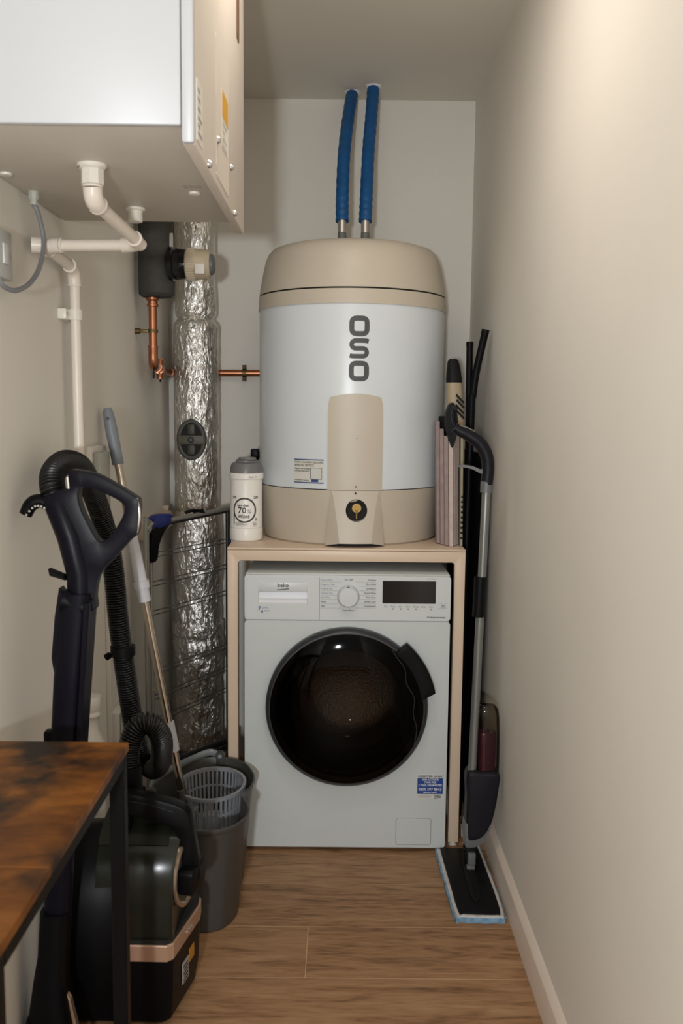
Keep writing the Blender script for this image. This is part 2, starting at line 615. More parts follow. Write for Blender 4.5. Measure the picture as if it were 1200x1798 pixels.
# ------------------------------------------------------------------ ventilation unit on the left wall
t = thing('ventilation_unit', 'large white boxy ventilation unit hung on the wall above the drain pipe', 'ventilation unit', (-0.43, 1.75, 1.70))
UX0, UX1, UY0, UY1, UZ0, UZ1 = -0.618, -0.236, 1.40, 2.09, 1.727, 2.36
obj('casing', box(UX0, UX1, UY0, UY1, UZ0, UZ1, 0.003), 'unit_under', t)
obj('front_door', box(UX0, UX1, 1.386, 1.40, UZ0 - 0.001, UZ1, 0.003), 'unit_white', t, label='bright white front door')
side = obj('side_panel', box(UX1, -0.217, 1.40, UY1, 1.702, UZ1, 0.003), 'unit_steel', t, label='pale beige side panel')
obj('edge_strip', box(UX1 + 0.0005, -0.217, 1.387, 1.40, 1.702, UZ1, 0.004), 'unit_white', t)
sx = -0.2168
obj('cover_plate', prism(rrect(1.628, 1.80, 1.716, 1.95, 0.004), sx - 0.001, sx + 0.0012, YZ), 'unit_steel', side)
for yy, zz in ((1.641, 1.777), (1.534, 1.709), (1.84, 1.782), (1.90, 1.708)):
    obj('screw', lathe([(0, 0.0065), (0.004, 0.006), (0.0065, 0.003), (0.0068, 0)], (sx, yy, zz), 14, 'X'), 'screw', side)
obj('grip_slot', prism(rrect(1.945, 1.99, 2.066, 2.34, 0.01), sx - 0.002, sx + 0.0012, YZ), 'dark_brown', side)
s1 = obj('warning_label', prism([(1.698, 1.782), (1.785, 1.782), (1.785, 1.884), (1.698, 1.884)], sx, sx + 0.0018, YZ), 'paper_cream', side, None)
obj('warning_triangle', prism([(1.70, 1.836), (1.783, 1.836), (1.783, 1.882), (1.70, 1.882)], sx, sx + 0.0022, YZ), 'yellow_label', s1, None, 'amber block with warning print')
obj('lettering', join(*[text(w_, 0.013, 'LEFT', lambda u, v, k=k: (sx + 0.0024, 1.703 + u, 1.822 - 0.013 * k + v)) for k, w_ in enumerate(['WARNING', 'Isolate', 'supply first', 'see manual'])]), 'ink_soft', s1, None)
s2 = obj('rating_label', prism([(1.408, 1.712), (1.462, 1.712), (1.462, 1.80), (1.408, 1.80)], sx, sx + 0.0018, YZ), 'paper_cream', side, None)
obj('printed_lines', join(*[box(sx + 0.0016, sx + 0.0022, 1.413, 1.413 + random.uniform(0.02, 0.043), z_, z_ + 0.005) for z_ in (1.722, 1.733, 1.744, 1.757, 1.771, 1.784)]), 'ink_soft', s2, None)
# underside fittings
obj('drain_spigot', join(lathe([(0.0235, 0), (0.0235, -0.007), (0.0195, -0.009), (0.0195, -0.034), (0.0, -0.034)], (-0.427, 1.615, UZ0), 8), lathe([(0.025, 0), (0.025, -0.006)], (-0.427, 1.615, UZ0), 24)), 'white_plastic', t, 30)
obj('blank_cap', lathe([(0.020, 0), (0.020, -0.004), (0.015, -0.006), (0.015, -0.026), (0.013, -0.028), (0, -0.028)], (-0.429, 1.955, UZ0), 24), 'white_plastic', t)
for xx, yy in ((-0.283, 1.81), (-0.598, 1.68)):
    obj('button_plug', lathe([(0.011, 0), (0.0105, -0.004), (0, -0.005)], (xx, yy, UZ0), 18), 'white_plastic', t)
obj('cable_gland', lathe([(0.010, 0), (0.010, -0.012), (0.007, -0.016), (0.007, -0.026), (0, -0.026)], (-0.594, 1.815, UZ0), 8), 'socket', t)
obj('stencil_mark', join(*[box(-0.296 + 0.009 * k, -0.290 + 0.009 * k, yy, yy + 0.008, UZ0 - 0.0006, UZ0) for k in range(4) for yy in (1.752, 1.765)]), 'ink_soft', t, None)
for xx, yy in ((-0.243, 1.555), (-0.242, 1.93)):
    obj('vent_hole', lathe([(0.006, 0), (0.006, -0.001), (0, -0.001)], (xx, yy, UZ0), 12), 'gap', t)

# ------------------------------------------------------------------ white drain pipe
t = thing('drain_pipe', 'thin white plastic drain pipe with elbows running down the wall to a trap', 'pipe', (-0.59, 2.065, 0))
A, B_ = Vector((-0.427, 1.615, 1.668)), Vector((-0.394, 1.845, 1.634))
C_, D_ = Vector((-0.588, 1.850, 1.632)), Vector((-0.590, 2.065, 1.618))
rp = 0.0115


def el(p, a, b, r=0.0145, l=0.034):
    a, b = (Vector(a) - p).normalized(), (Vector(b) - p).normalized()
    pts = [p + a * l] + [((p + a * l * (1 - s)) * (1 - s) + (p + b * l * s) * s) for s in (0.3, 0.5, 0.7)] + [p + b * l]
    return join(tube(resample(pts, 14), r, 18), tube([p + a * l, p + a * (l + 0.004)], r * 1.05, 18), tube([p + b * l, p + b * (l + 0.004)], r * 1.05, 18))


obj('elbow', el(A, A + Vector((0, 0, 1)), B_, 0.0165, 0.0205), 'pipe_white', t)
obj('elbow', el(B_, A, C_), 'pipe_white', t)
obj('elbow', el(C_, B_, D_), 'pipe_white', t)
obj('elbow', el(D_, C_, D_ - Vector((0, 0, 1))), 'pipe_white', t)
obj('end_cap', tube([C_, C_ + Vector((-0.022, -0.006, 0))], 0.0155, 18), 'pipe_white', t)
for p, q in ((A, B_), (B_, C_), (C_, D_), (D_, Vector((-0.588, 2.076, 0.72)))):
    obj('pipe', tube([p, q], rp, 20), 'pipe_white', t)
cl = obj('pipe_clip', join(box(-0.6195, -0.60, 2.03, 2.115, 1.507, 1.530, 0.002), lathe([(0.0118, 0), (0.0155, 0), (0.0155, 0.023), (0.0118, 0.023)], (-0.590, 2.066, 1.507), 24, 'Z', True)), 'white_plastic', t)
obj('screw', tube([(-0.601, 2.038, 1.518), (-0.598, 2.038, 1.518)], 0.004, 10), 'screw', cl)
obj('coupling', lathe([(0.0, 0.036), (0.0135, 0.036), (0.0135, 0.0), (0.0, 0.0)], (-0.588, 2.076, 0.700), 20), 'pipe_white', t)
obj('pipe', tube([(-0.588, 2.076, 0.71), (-0.583, 2.085, 0.60)], 0.0100, 18), 'pipe_white', t)
obj('trap', lathe([(0.0, 0.640), (0.024, 0.640), (0.0255, 0.634), (0.0255, 0.612), (0.0225, 0.606), (0.0225, 0.602), (0.024, 0.599), (0.024, 0.594), (0.020, 0.589), (0.0175, 0.575), (0.0195, 0.556), (0.029, 0.532), (0.032, 0.525), (0.032, 0.26), (0.036, 0.256), (0.036, 0.245), (0.028, 0.24), (0.028, 0.0), (0, 0.0)], (-0.580, 2.085, 0), 28), 'white_plastic', t)
obj('floor_collar', lathe([(0.028, 0.02), (0.044, 0.012), (0.048, 0.0), (0, 0)], (-0.570, 2.085, 0.0), 28), 'white_plastic', t)

# ------------------------------------------------------------------ switch, cable, sockets on the left wall
t = thing('wall_switch', 'grey square isolator switch on the wall below the ventilation unit', 'switch', (-0.62, 1.66, 1.54))
obj('back_box', box(-0.62, -0.598, 1.618, 1.704, 1.541, 1.627, 0.004), 'switch_grey', t)
obj('rocker', box(-0.598, -0.594, 1.65, 1.675, 1.566, 1.602, 0.0015), 'switch_rocker', t)
for yy in (1.629, 1.693):
    obj('screw', tube([(-0.5985, yy, 1.584), (-0.5972, yy, 1.584)], 0.003, 10), 'screw', t)
pth = resample([(-0.594, 1.815, 1.7005), (-0.588, 1.818, 1.69), (-0.582, 1.832, 1.64), (-0.58, 1.80, 1.585), (-0.582, 1.745, 1.545), (-0.59, 1.69, 1.524), (-0.60, 1.655, 1.528), (-0.605, 1.648, 1.545)], 60)
tag(obj('power_cable', tube(pth, 0.0046, 10), 'grey_cable'), 'grey power cable looping from the ventilation unit down to the switch', 'cable')

t = thing('control_box', 'tall grey wall box behind the vacuum hose', 'control box', (-0.62, 2.31, 1.01))
obj('backplate', box(-0.62, -0.606, 2.23, 2.375, 1.005, 1.22, 0.003), 'white_plastic', t)
obj('housing', box(-0.606, -0.588, 2.245, 2.345, 1.035, 1.205, 0.005), 'socket', t)
obj('cable_trunking', box(-0.62, -0.607, 2.388, 2.398, 0.40, 1.215, 0.002), 'white_plastic', t)
t = thing('double_socket', 'pale wall socket box low on the wall behind the vacuum hose', 'socket', (-0.62, 2.49, 0.36))
obj('back_box', box(-0.62, -0.59, 2.412, 2.565, 0.365, 0.485, 0.004), 'white_plastic', t)
fp = obj('faceplate', box(-0.59, -0.583, 2.409, 2.568, 0.362, 0.488, 0.003), 'socket', t)
for yy in (2.45, 2.527):
    obj('outlet', join(lathe([(0.026, 0), (0.026, 0.0025), (0, 0.003)], (-0.583, yy, 0.425), 24, 'X'), *[box(-0.5805, -0.579, yy + dy - 0.003, yy + dy + 0.003, 0.425 + dz - 0.004, 0.425 + dz + 0.004) for dy, dz in ((0, 0.011), (-0.011, -0.009), (0.011, -0.009))]), 'wm_grey', fp)
t = thing('cable_cover', 'cream plastic cover strip on the wall behind the drying rack', 'cable cover', (-0.60, 3.0, 0.90))
obj('strip', prism([(-0.62, 0.905), (-0.585, 0.905), (-0.58, 0.93), (-0.588, 0.955), (-0.62, 0.962)], 2.80, 3.20, XZ, bev=0.003), 'cream', t)
obj('end_clip', box(-0.62, -0.598, 3.18, 3.21, 0.955, 0.975, 0.003), 'cream', t)

# ------------------------------------------------------------------ foil wrapped duct
t = thing('foil_duct', 'tall crumpled silver foil wrapped soil pipe standing in the corner', 'duct', (-0.50, 3.22, 0))
DC = (-0.502, 3.222)


def duct_r(z):
    r = 0.0765
    if z < 0.95:
        r = 0.082 + 0.004 * math.sin(z * 17)
    if z < 0.55:
        r = 0.084 + 0.005 * math.sin(z * 13 + 1)
    if z > 1.62:
        r = 0.068 + 0.002 * math.sin(z * 20)
    for z0, d in ((1.62, 0.010), (0.955, 0.006), (0.50, 0.005)):
        r -= d * math.exp(-((z - z0) / 0.012) ** 2)
    return r


SEG, N = 96, 420
V, F_ = [], []
for i in range(N + 1):
    z = 0.10 + (2.4 - 0.10) * i / N
    lower = max(0, min(1, (1.0 - z) / 0.6))
    cx = DC[0] + 0.006 * math.sin(z * 3.1) * lower - 0.004 * lower
    for k in range(SEG):
        a = 2 * math.pi * k / SEG
        p = Vector((math.cos(a) * 2.2, math.sin(a) * 2.2, z * 9))
        cr = noise.fractal(p * 2.2, 1.0, 2.0, 4) * (0.0022 + 0.0045 * lower)
        cr += abs(noise.noise(Vector((math.cos(a) * 3, math.sin(a) * 3, z * 6 + 9)))) * (0.003 + 0.004 * lower)
        dent = 0.0
        r = duct_r(z) + cr
        V.append((cx + r * math.cos(a), DC[1] + r * math.sin(a), z))
for i in range(N):
    for k in range(SEG):
        F_.append([i * SEG + k, i * SEG + (k + 1) % SEG, (i + 1) * SEG + (k + 1) % SEG, (i + 1) * SEG + k])
obj('foil_wrap', (V, F_), 'foil', t, 60)
obj('pipe_foot', lathe([(0.055, 0.2), (0.055, 0.0), (0, 0)], (-0.508, 3.228, 0.0), 40), 'soil', t)
hy = DC[1] - 0.0805
rim = obj('access_hatch', prism(circle(-0.508, 1.208, 0.050, 40, 0.071), hy - 0.006, hy + 0.03, XZ, [circle(-0.508, 1.208, 0.036, 32, 0.056)], 0.003), 'hatch', t)
obj('hatch_recess', prism(circle(-0.508, 1.208, 0.038, 32, 0.058), hy - 0.001, hy + 0.03, XZ), 'gap', rim)
obj('hatch_bar', box(-0.553, -0.463, hy - 0.010, hy + 0.0, 1.192, 1.224, 0.003), 'hatch2', rim)
for c_, d_ in ((1.224, 1.262), (1.156, 1.192)):
    obj('hatch_lug', box(-0.521, -0.495, hy - 0.004, hy + 0.02, c_, d_, 0.004), 'hatch', rim)
obj('hatch_bolt', lathe([(0.0115, -0.004), (0.0115, 0.0), (0.007, 0.0), (0.007, -0.004)], (-0.508, hy - 0.0095, 1.208), 6, 'Y', True), 'gap', rim)

# ------------------------------------------------------------------ insulated valve and copper pipework
t = thing('insulated_valve', 'black foam insulated valve with beige cap below the ventilation unit', 'valve', (-0.553, 2.80, 1.645))
obj('insulation', lathe([(0, 0), (0.045, 0.0), (0.0535, 0.008), (0.0545, 0.06), (0.053, 0.16), (0.0525, 0.45), (0, 0.45)], (-0.553, 2.80, 1.647), 40), 'foam_black', t)
obj('insulation_patch', prism(circle(2.775, 1.805, 0.006, 16, 0.026), -0.508, -0.4985, YZ), 'switch_grey', t)
cz = 1.742
obj('collar', lathe([(0.040, 0.0), (0.051, 0.0), (0.051, 0.010), (0.044, 0.014), (0.046, 0.022), (0.043, 0.05), (0, 0.05)], (-0.510, 2.785, cz), 40, 'X'), 'black_gloss', t)
cap = obj('valve_cap', join(lathe([(0.043, 0.0), (0.046, 0.004), (0.046, 0.030), (0.0435, 0.034), (0.0435, 0.062), (0.036, 0.072), (0, 0.074)], (-0.461, 2.785, cz), 40, 'X'), *[bar((-0.457, 2.785 + 0.046 * math.cos(a), cz + 0.046 * math.sin(a)), (-0.433, 2.785 + 0.046 * math.cos(a), cz + 0.046 * math.sin(a)), 0.0028) for a in [2 * math.pi * k / 36 for k in range(36)]]), 'knob_beige', t)
obj('cap_tag', box(-0.430, -0.400, 2.737, 2.7445, cz - 0.034, cz - 0.004, 0.003), 'paper_cream', cap)
obj('cap_window', lathe([(0.030, 0), (0.030, 0.010), (0.024, 0.014), (0, 0.015)], (-0.391, 2.785, cz), 30, 'X'), 'mop_grey', cap)
t = thing('copper_pipe', 'bright copper pipe bending down from the black valve to the cylinder', 'pipe', (-0.566, 2.80, 1.43))
K = Vector((-0.566, 2.80, 1.442))
obj('riser', tube([(-0.566, 2.80, 1.646), (-0.566, 2.80, 1.475)], 0.0125, 18), 'copper', t)
obj('compression_nut', lathe([(0.0, 0.02), (0.0205, 0.018), (0.0205, 0.012), (0.015, 0.008), (0.015, 0.0), (0.0175, -0.001), (0.0175, -0.007), (0.0125, -0.009)], (-0.566, 2.80, 1.6262), 20), 'copper', t)
obj('elbow', join(tube(resample([(-0.566, 2.80, 1.497), (-0.566, 2.80, 1.462), (-0.5662, 2.808, 1.446), (-0.567, 2.83, 1.442), (-0.570, 2.865, 1.442)], 20), 0.0145, 18), tube([(-0.566, 2.80, 1.497), (-0.566, 2.80, 1.501)], 0.0165, 18), tube([(-0.570, 2.865, 1.442), (-0.5704, 2.87, 1.442)], 0.0165, 18)), 'copper', t)
obj('pipe', tube([(-0.570, 2.86, 1.442), (-0.600, 3.11, 1.442), (-0.604, 3.30, 1.442)], 0.0125, 18), 'copper', t)
obj('tee', join(tube([(-0.5845, 2.98, 1.442), (-0.5925, 3.05, 1.442)], 0.0165, 18), tube([(-0.588, 3.015, 1.47), (-0.588, 3.015, 1.41)], 0.012, 16), tube([(-0.588, 3.015, 1.47), (-0.588, 3.015, 1.475)], 0.015, 6)), 'copper', t)
obj('corner_elbow', tube(resample([(-0.6035, 3.275, 1.442), (-0.603, 3.308, 1.442), (-0.597, 3.319, 1.442), (-0.56, 3.3195, 1.442)], 16), 0.0145, 18), 'copper', t)
obj('pipe', tube([(-0.58, 3.3195, 1.442), (-0.15, 3.3195, 1.445)], 0.0125, 18), 'copper', t)
for dz in (-0.012,):
    obj('pin', tube([(-0.566, 2.803, 1.43), (-0.566, 2.803, 1.405)], 0.003, 8), 'gap', t)
    obj('pin', tube([(-0.590, 3.03, 1.425), (-0.590, 3.03, 1.40)], 0.003, 8), 'gap', t)
pc = obj('pipe_clip', join(lathe([(0.0126, 0), (0.0155, 0), (0.0155, 0.010), (0.0126, 0.010)], (-0.566, 2.80, 1.541), 20, 'Z', True), box(-0.612, -0.578, 2.793, 2.807, 1.541, 1.551, 0.002), tube([(-0.62, 2.80, 1.546), (-0.605, 2.80, 1.546)], 0.009, 12)), 'brass_dark', t)
obj('pipe_clip', join(lathe([(0.0126, -0.007), (0.016, -0.007), (0.016, 0.007), (0.0126, 0.007)], (-0.343, 3.319, 1.443), 20, 'X', True), tube([(-0.343, 3.312, 1.458), (-0.343, 3.312, 1.472)], 0.007, 10), tube([(-0.343, 3.312, 1.428), (-0.343, 3.312, 1.414)], 0.007, 10)), 'brass_dark', t)

# ------------------------------------------------------------------ hot water cylinder
TX, TY, TR = 0.038, 2.970, 0.295
ZS = 0.912
t = thing('hot_water_cylinder', 'large white and beige hot water cylinder standing on the beige stand', 'water heater', (TX, TY, ZS))


def cyl_put(r, ang0=0.0):
    """u metres along the surface from the front line at ang0, v = height"""
    def f(u, v, w=0.0):
        a = ang0 + u / r
        return (TX + (r + w) * math.sin(a), TY - (r + w) * math.cos(a), v)
    return f


obj('shell', lathe([(0.2, 1.077), (TR, 1.077), (TR, 1.626), (0.2, 1.626)], (TX, TY, 0), 128), 'tank_white', t)
obj('base_ring', lathe([(0, ZS), (0.272, ZS), (0.279, ZS + 0.006), (0.284, ZS + 0.03), (0.2975, 1.072), (0.2975, 1.079), (0.29, 1.080)], (TX, TY, 0), 128), 'tank_beige', t)
obj('base_gap', lathe([(0.2952, 1.0790), (0.2958, 1.0818)], (TX, TY, 0), 128), 'gap', t)
obj('top_ring', lathe([(0.28, 1.622), (0.2985, 1.622), (0.2985, 1.628), (0.2965, 1.664), (0.28, 1.666)], (TX, TY, 0), 128), 'tank_beige', t)
obj('lid_gap', lathe([(0.28, 1.664), (0.2925, 1.664), (0.292, 1.672), (0.28, 1.672)], (TX, TY, 0), 128), 'gap', t)
obj('lid', lathe([(0.27, 1.669), (0.2955, 1.669), (0.294, 1.685), (0.284, 1.740), (0.276, 1.775), (0.268, 1.794), (0.255, 1.808), (0.235, 1.815), (0.15, 1.824), (0, 1.828)], (TX, TY, 0), 128), 'tank_beige', t)


def patch(put, u0, u1, v0, v1, nu=16, nv=2):
    V = [put(u0 + (u1 - u0) * i / nu, v0 + (v1 - v0) * j / nv) for j in range(nv + 1) for i in range(nu + 1)]
    F_ = [[j * (nu + 1) + i, j * (nu + 1) + i + 1, (j + 1) * (nu + 1) + i + 1, (j + 1) * (nu + 1) + i] for j in range(nv) for i in range(nu)]
    return V, F_


# tall centre panel with an arched top, on the shell
PC = 0.010
cpt = cyl_put(TR)
rows = []
nv, nu = 24, 20
V = []
for j in range(nv + 1):
    v = 1.080 + (1.352 - 1.080) * j / nv
    hw = 0.0805
    if j > nv * 0.86:
        hw -= 0.006 * ((j / nv - 0.86) / 0.14) ** 2
    for i in range(nu + 1):
        s = -1 + 2 * i / nu
        vv = v + (0.011 * (1 - s * s) if j == nv else 0.011 * (1 - s * s) * max(0, (j / nv - 0.8) / 0.2))
        V.append(cpt(PC + hw * s, vv, 0.0045))
F_ = [[j * (nu + 1) + i, j * (nu + 1) + i + 1, (j + 1) * (nu + 1) + i + 1, (j + 1) * (nu + 1) + i] for j in range(nv) for i in range(nu)]
edge = [j * (nu + 1) for j in range(nv + 1)] + [nv * (nu + 1) + i for i in range(1, nu + 1)] + [j * (nu + 1) + nu for j in range(nv - 1, -1, -1)]
k0 = len(V)
for e in edge:
    p = Vector(V[e])
    d = Vector((TX - p.x, TY - p.y, 0)).normalized()
    V.append(tuple(p + d * 0.006))
for i in range(len(edge) - 1):
    F_.append([edge[i], edge[i + 1], k0 + i + 1, k0 + i])
pan = obj('front_panel', (V, F_), 'tank_beige', t, 40)
obj('screw', lathe([(0.0032, 0), (0.003, -0.0015), (0, -0.0016)], (*[cpt(PC + 0.003, 1.091, 0.0052)[k] for k in range(2)], 1.091), 10, 'Y'), 'brass_dark', pan)
obj('screw_hole', lathe([(0.0024, 0), (0.0022, -0.0012), (0, -0.0013)], (*[cpt(PC + 0.004, 1.235, 0.0046)[k] for k in range(2)], 1.233), 10, 'Y'), 'ink_soft', pan)

# lower front cover: proud middle face narrowing downwards, hollow flanks, valve hole
cv = cyl_put(0.2975)


def prow(v):
    """half widths and how far the middle stands out at height v"""
    s = (1.078 - v) / (1.078 - 0.925)
    s = max(0.0, min(1.0, s))
    wo = 0.072 + 0.016 * s
    wi = 0.070 - 0.027 * s ** 0.72
    return wo, wi, 0.004 + 0.024 * s


def cvp(u, v, w=0.0):
    return cv(PC + 0.002 + u, v, w)


vs_ = [1.079 - (1.079 - 0.925) * k / 16 for k in range(17)]
L1, R1 = [], []
for sgn, nm in ((-1, 'flank'), (1, 'flank')):
    V, F_ = [], []
    for v in vs_:
        wo, wi, pr = prow(v)
        base = 0.0045 - 0.014 * max(0, (1.0 - v) / 0.08) * 0.1
        for q in range(7):
            s = q / 6
            u = wi + (wo - wi) * s
            V.append(cvp(sgn * u, v - (0.010 * s if v < 0.926 else 0), pr * (1 - s) ** 1.0 + 0.003 * s + 0.0))
    for j in range(16):
        for q in range(6):
            F_.append([j * 7 + q, j * 7 + q + 1, (j + 1) * 7 + q + 1, (j + 1) * 7 + q])
    k0 = len(V)
    for j in range(17):
        p = Vector(V[j * 7 + 6])
        d = Vector((TX - p.x, TY - p.y, 0)).normalized()
        V.append(tuple(p + d * 0.012))
    for j in range(16):
        F_.append([j * 7 + 6, (j + 1) * 7 + 6, k0 + j + 1, k0 + j])
    obj(nm, (V, F_), 'tank_beige', pan, 40)
# middle face with a round hole
hu, hv, hr = 0.003, 1.022, 0.0305
NB = 64
outer = []
for v in vs_:
    outer.append((-prow(v)[1], v))
for k in range(1, 8):
    w = prow(0.925)[1]
    outer.append((-w + 2 * w * k / 8, 0.925))
for v in reversed(vs_):
    outer.append((prow(v)[1], v))
for k in range(1, 8):
    w = prow(1.079)[1]
    outer.append((w - 2 * w * k / 8, 1.079))
n = len(outer)
V, F_ = [], []
RINGS = 6
for rr in range(RINGS + 1):
    for k in range(n):
        u, v = outer[k]
        a = math.atan2(v - hv, u - hu)
        iu, iv = hu + hr * math.cos(a), hv + hr * 1.08 * math.sin(a)
        s = (rr / RINGS)
        uu, vv = iu + (u - iu) * s, iv + (v - iv) * s
        V.append(cvp(uu, vv, prow(vv)[2]))
for rr in range(RINGS):
    for k in range(n):
        F_.append([rr * n + k, rr * n + (k + 1) % n, (rr + 1) * n + (k + 1) % n, (rr + 1) * n + k])
mid = obj('valve_cover', (V, F_), 'tank_beige', t, 40)
hp = Vector(cvp(hu, hv, 0.0))
obj('recess', lathe([(hr * 1.02, -0.011), (hr * 1.02, 0.0025), (0, 0.0025)], (hp.x, hp.y, hp.z), 32, 'Y'), 'gap', mid)
obj('drain_valve', join(lathe([(0, -0.007), (0.004, -0.007), (0.0045, -0.003), (0.009, -0.003), (0.009, -0.006), (0.0135, -0.006), (0.0145, -0.002), (0.0145, 0.002)], (hp.x + 0.001, hp.y, hp.z + 0.006), 24, 'Y'), tube([(hp.x + 0.001, hp.y - 0.003, hp.z), (hp.x + 0.001, hp.y - 0.003, hp.z - 0.026)], 0.0040, 12)), 'brass', mid)
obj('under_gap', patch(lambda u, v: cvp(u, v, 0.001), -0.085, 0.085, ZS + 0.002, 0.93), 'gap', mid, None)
obj('screw', lathe([(0.003, 0), (0.0028, -0.0016), (0, -0.0017)], (cvp(0.0, 1.070, 0.006)[0], cvp(0, 1.07, 0.006)[1], 1.072), 10, 'Y'), 'gap', mid)
# OSO lettering, painted on the shell as thin raised letters
LU = 0.018


def stroke(loop, hw, close):
    P = [Vector(p) for p in loop]
    n = len(P)
    a, b = [], []
    for i in range(n):
        if close:
            d = P[(i + 1) % n] - P[i - 1]
        else:
            d = P[min(i + 1, n - 1)] - P[max(i - 1, 0)]
        d.normalize()
        nn = Vector((-d.y, d.x))
        a.append(P[i] + nn * hw)
        b.append(P[i] - nn * hw)
    return a, b


def letter(loop, hw, close, zc):
    a, b = stroke(loop, hw, close)
    V = [cpt(LU + p.x, zc + p.y, 0.0008) for p in a + b]
    n = len(a)
    F_ = [[i, (i + 1) % n, n + (i + 1) % n, n + i] for i in range(n if close else n - 1)]
    return V, F_


def squircle(hx, hy, n=48, p=4.0):
    out = []
    for k in range(n):
        c, s = math.cos(2 * math.pi * k / n), math.sin(2 * math.pi * k / n)
        out.append((hx * math.copysign(abs(c) ** (2 / p), c), hy * math.copysign(abs(s) ** (2 / p), s)))
    return out


lw = 0.0072
S_ = []
hx, hy_ = 0.0222, 0.0222


def arc(cx, cy, rx, ry, a0, a1, n=10):
    return [(cx + rx * math.cos(math.radians(a0 + (a1 - a0) * k / n)), cy + ry * math.sin(math.radians(a0 + (a1 - a0) * k / n))) for k in range(n + 1)]


rr_ = 0.0112
S_ = [(0.0275, 0.0205), (0.020, 0.0222), (0.010, 0.0224), (0, 0.0224)] + arc(-0.011, 0.0112, rr_, 0.0112, 90, 270) + [(0, 0)] + arc(0.011, -0.0112, rr_, 0.0112, 90, -90) + [(0, -0.0224), (-0.010, -0.0224), (-0.020, -0.0222), (-0.0275, -0.0205)]
obj('logo_letter', letter(squircle(hx, hy_), lw, True, 1.557), 'ink_grey', t, None, 'dark grey letter O')
obj('logo_letter', letter(S_, lw * 0.9, False, 1.493), 'ink_grey', t, None, 'dark grey letter S')
obj('logo_letter', letter(squircle(hx, hy_), lw, True, 1.428), 'ink_grey', t, None, 'dark grey letter O')
# service sticker (its machine-readable square is left blank)
su0, su1, sv0, sv1 = -0.182, -0.083, 1.098, 1.169
st = obj('service_sticker', patch(lambda u, v: cpt(u, v, 0.0006), su0, su1, sv0, sv1), 'paper_cream', t, None)
for c_, d_ in ((sv1 - 0.003, sv1), (sv0, sv0 + 0.003)):
    obj('sticker_line', patch(lambda u, v: cpt(u, v, 0.0010), su0, su1, c_, d_), 'ink_blue', st, None)
obj('sticker_badge', patch(lambda u, v: cpt(u, v, 0.0010), -0.122, -0.100, 1.102, 1.109, 4, 1), 'ink_blue', st, None)
for s_, sz, vv, wd in (('YOUR CYLINDER REQUIRES', 0.0075, 1.1575, 0.096), ('ANNUAL SERVICE', 0.0095, 1.148, 0.066), ('Register and arrange', 0.006, 1.139, 0.052), ('a yearly service', 0.006, 1.132, 0.05), ('manufacturer warranty', 0.005, 1.105, 0.05)):
    g = text(s_, sz, 'LEFT', None, 0.0001)
    mx_ = max(v[0] for v in g[0])
    obj('lettering', (([cpt(su0 + 0.002 + v[0] * wd / mx_, vv + v[1], 0.0011) for v in g[0]]), g[1]), 'ink', st, None)
obj('blank_square', patch(lambda u, v: cpt(u, v, 0.0009), -0.124, -0.090, 1.111, 1.143, 4, 1), 'paper', st, None)
obj('blank_square_frame', join(*[patch(lambda u, v: cpt(u, v, 0.0012), a, b, c, d, 4, 1) for a, b, c, d in ((-0.125, -0.089, 1.143, 1.1445), (-0.125, -0.089, 1.1095, 1.111), (-0.1255, -0.124, 1.1095, 1.1445), (-0.090, -0.0885, 1.1095, 1.1445))]), 'ink_grey', st, None)
obj('side_valve', join(tube([(-0.22, 2.99, 1.165), (-0.285, 2.99, 1.165)], 0.012, 14), box(-0.288, -0.262, 2.975, 3.005, 1.150, 1.186, 0.004)), 'black_plastic', t)

# ------------------------------------------------------------------ blue insulated pipes
def blue_pipe(pts, label):
    t = thing('insulated_pipe', label, 'pipe', (pts[0][0], pts[0][1], 1.826))
    P = resample(pts, 90)
    rad = [0.0205 + 0.0006 * math.sin(i * 1.15) + 0.0005 * noise.noise(Vector((i * 0.4, pts[0][0] * 30, 0))) for i in range(90)]
    obj('blue_insulation', tube(P, rad, 28), 'blue_foam', t)
    x0, y0, z0 = pts[0]
    obj('metal_pipe', tube([(x0, y0, z0 - 0.035), (x0, y0, z0 + 0.01)], 0.0135, 20), 'pipe_metal', t)
    obj('connector', lathe([(0.0, 0.052), (0.0125, 0.052), (0.0135, 0.045), (0.0155, 0.0), (0, 0)], (x0, y0, 1.826), 20), 'pipe_grey', t)
    a = P[-1]
    obj('ceiling_sealant', lathe([(0.0205, -0.012), (0.0255, -0.006), (0.0285, 0.0), (0, 0.0)], (a.x, a.y, 2.3995), 24), 'white_foam', t)


blue_pipe([(0.003, 2.955, 1.905), (0.003, 2.98, 2.0), (0.008, 3.06, 2.15), (0.022, 3.18, 2.30), (0.034, 3.268, 2.40)], 'bowed blue foam insulated pipe rising from the cylinder to the ceiling')
blue_pipe([(0.076, 2.955, 1.905), (0.079, 2.98, 2.0), (0.086, 3.06, 2.15), (0.096, 3.14, 2.28), (0.104, 3.205, 2.40)], 'straighter blue foam insulated pipe entering the ceiling ahead of the bowed one')

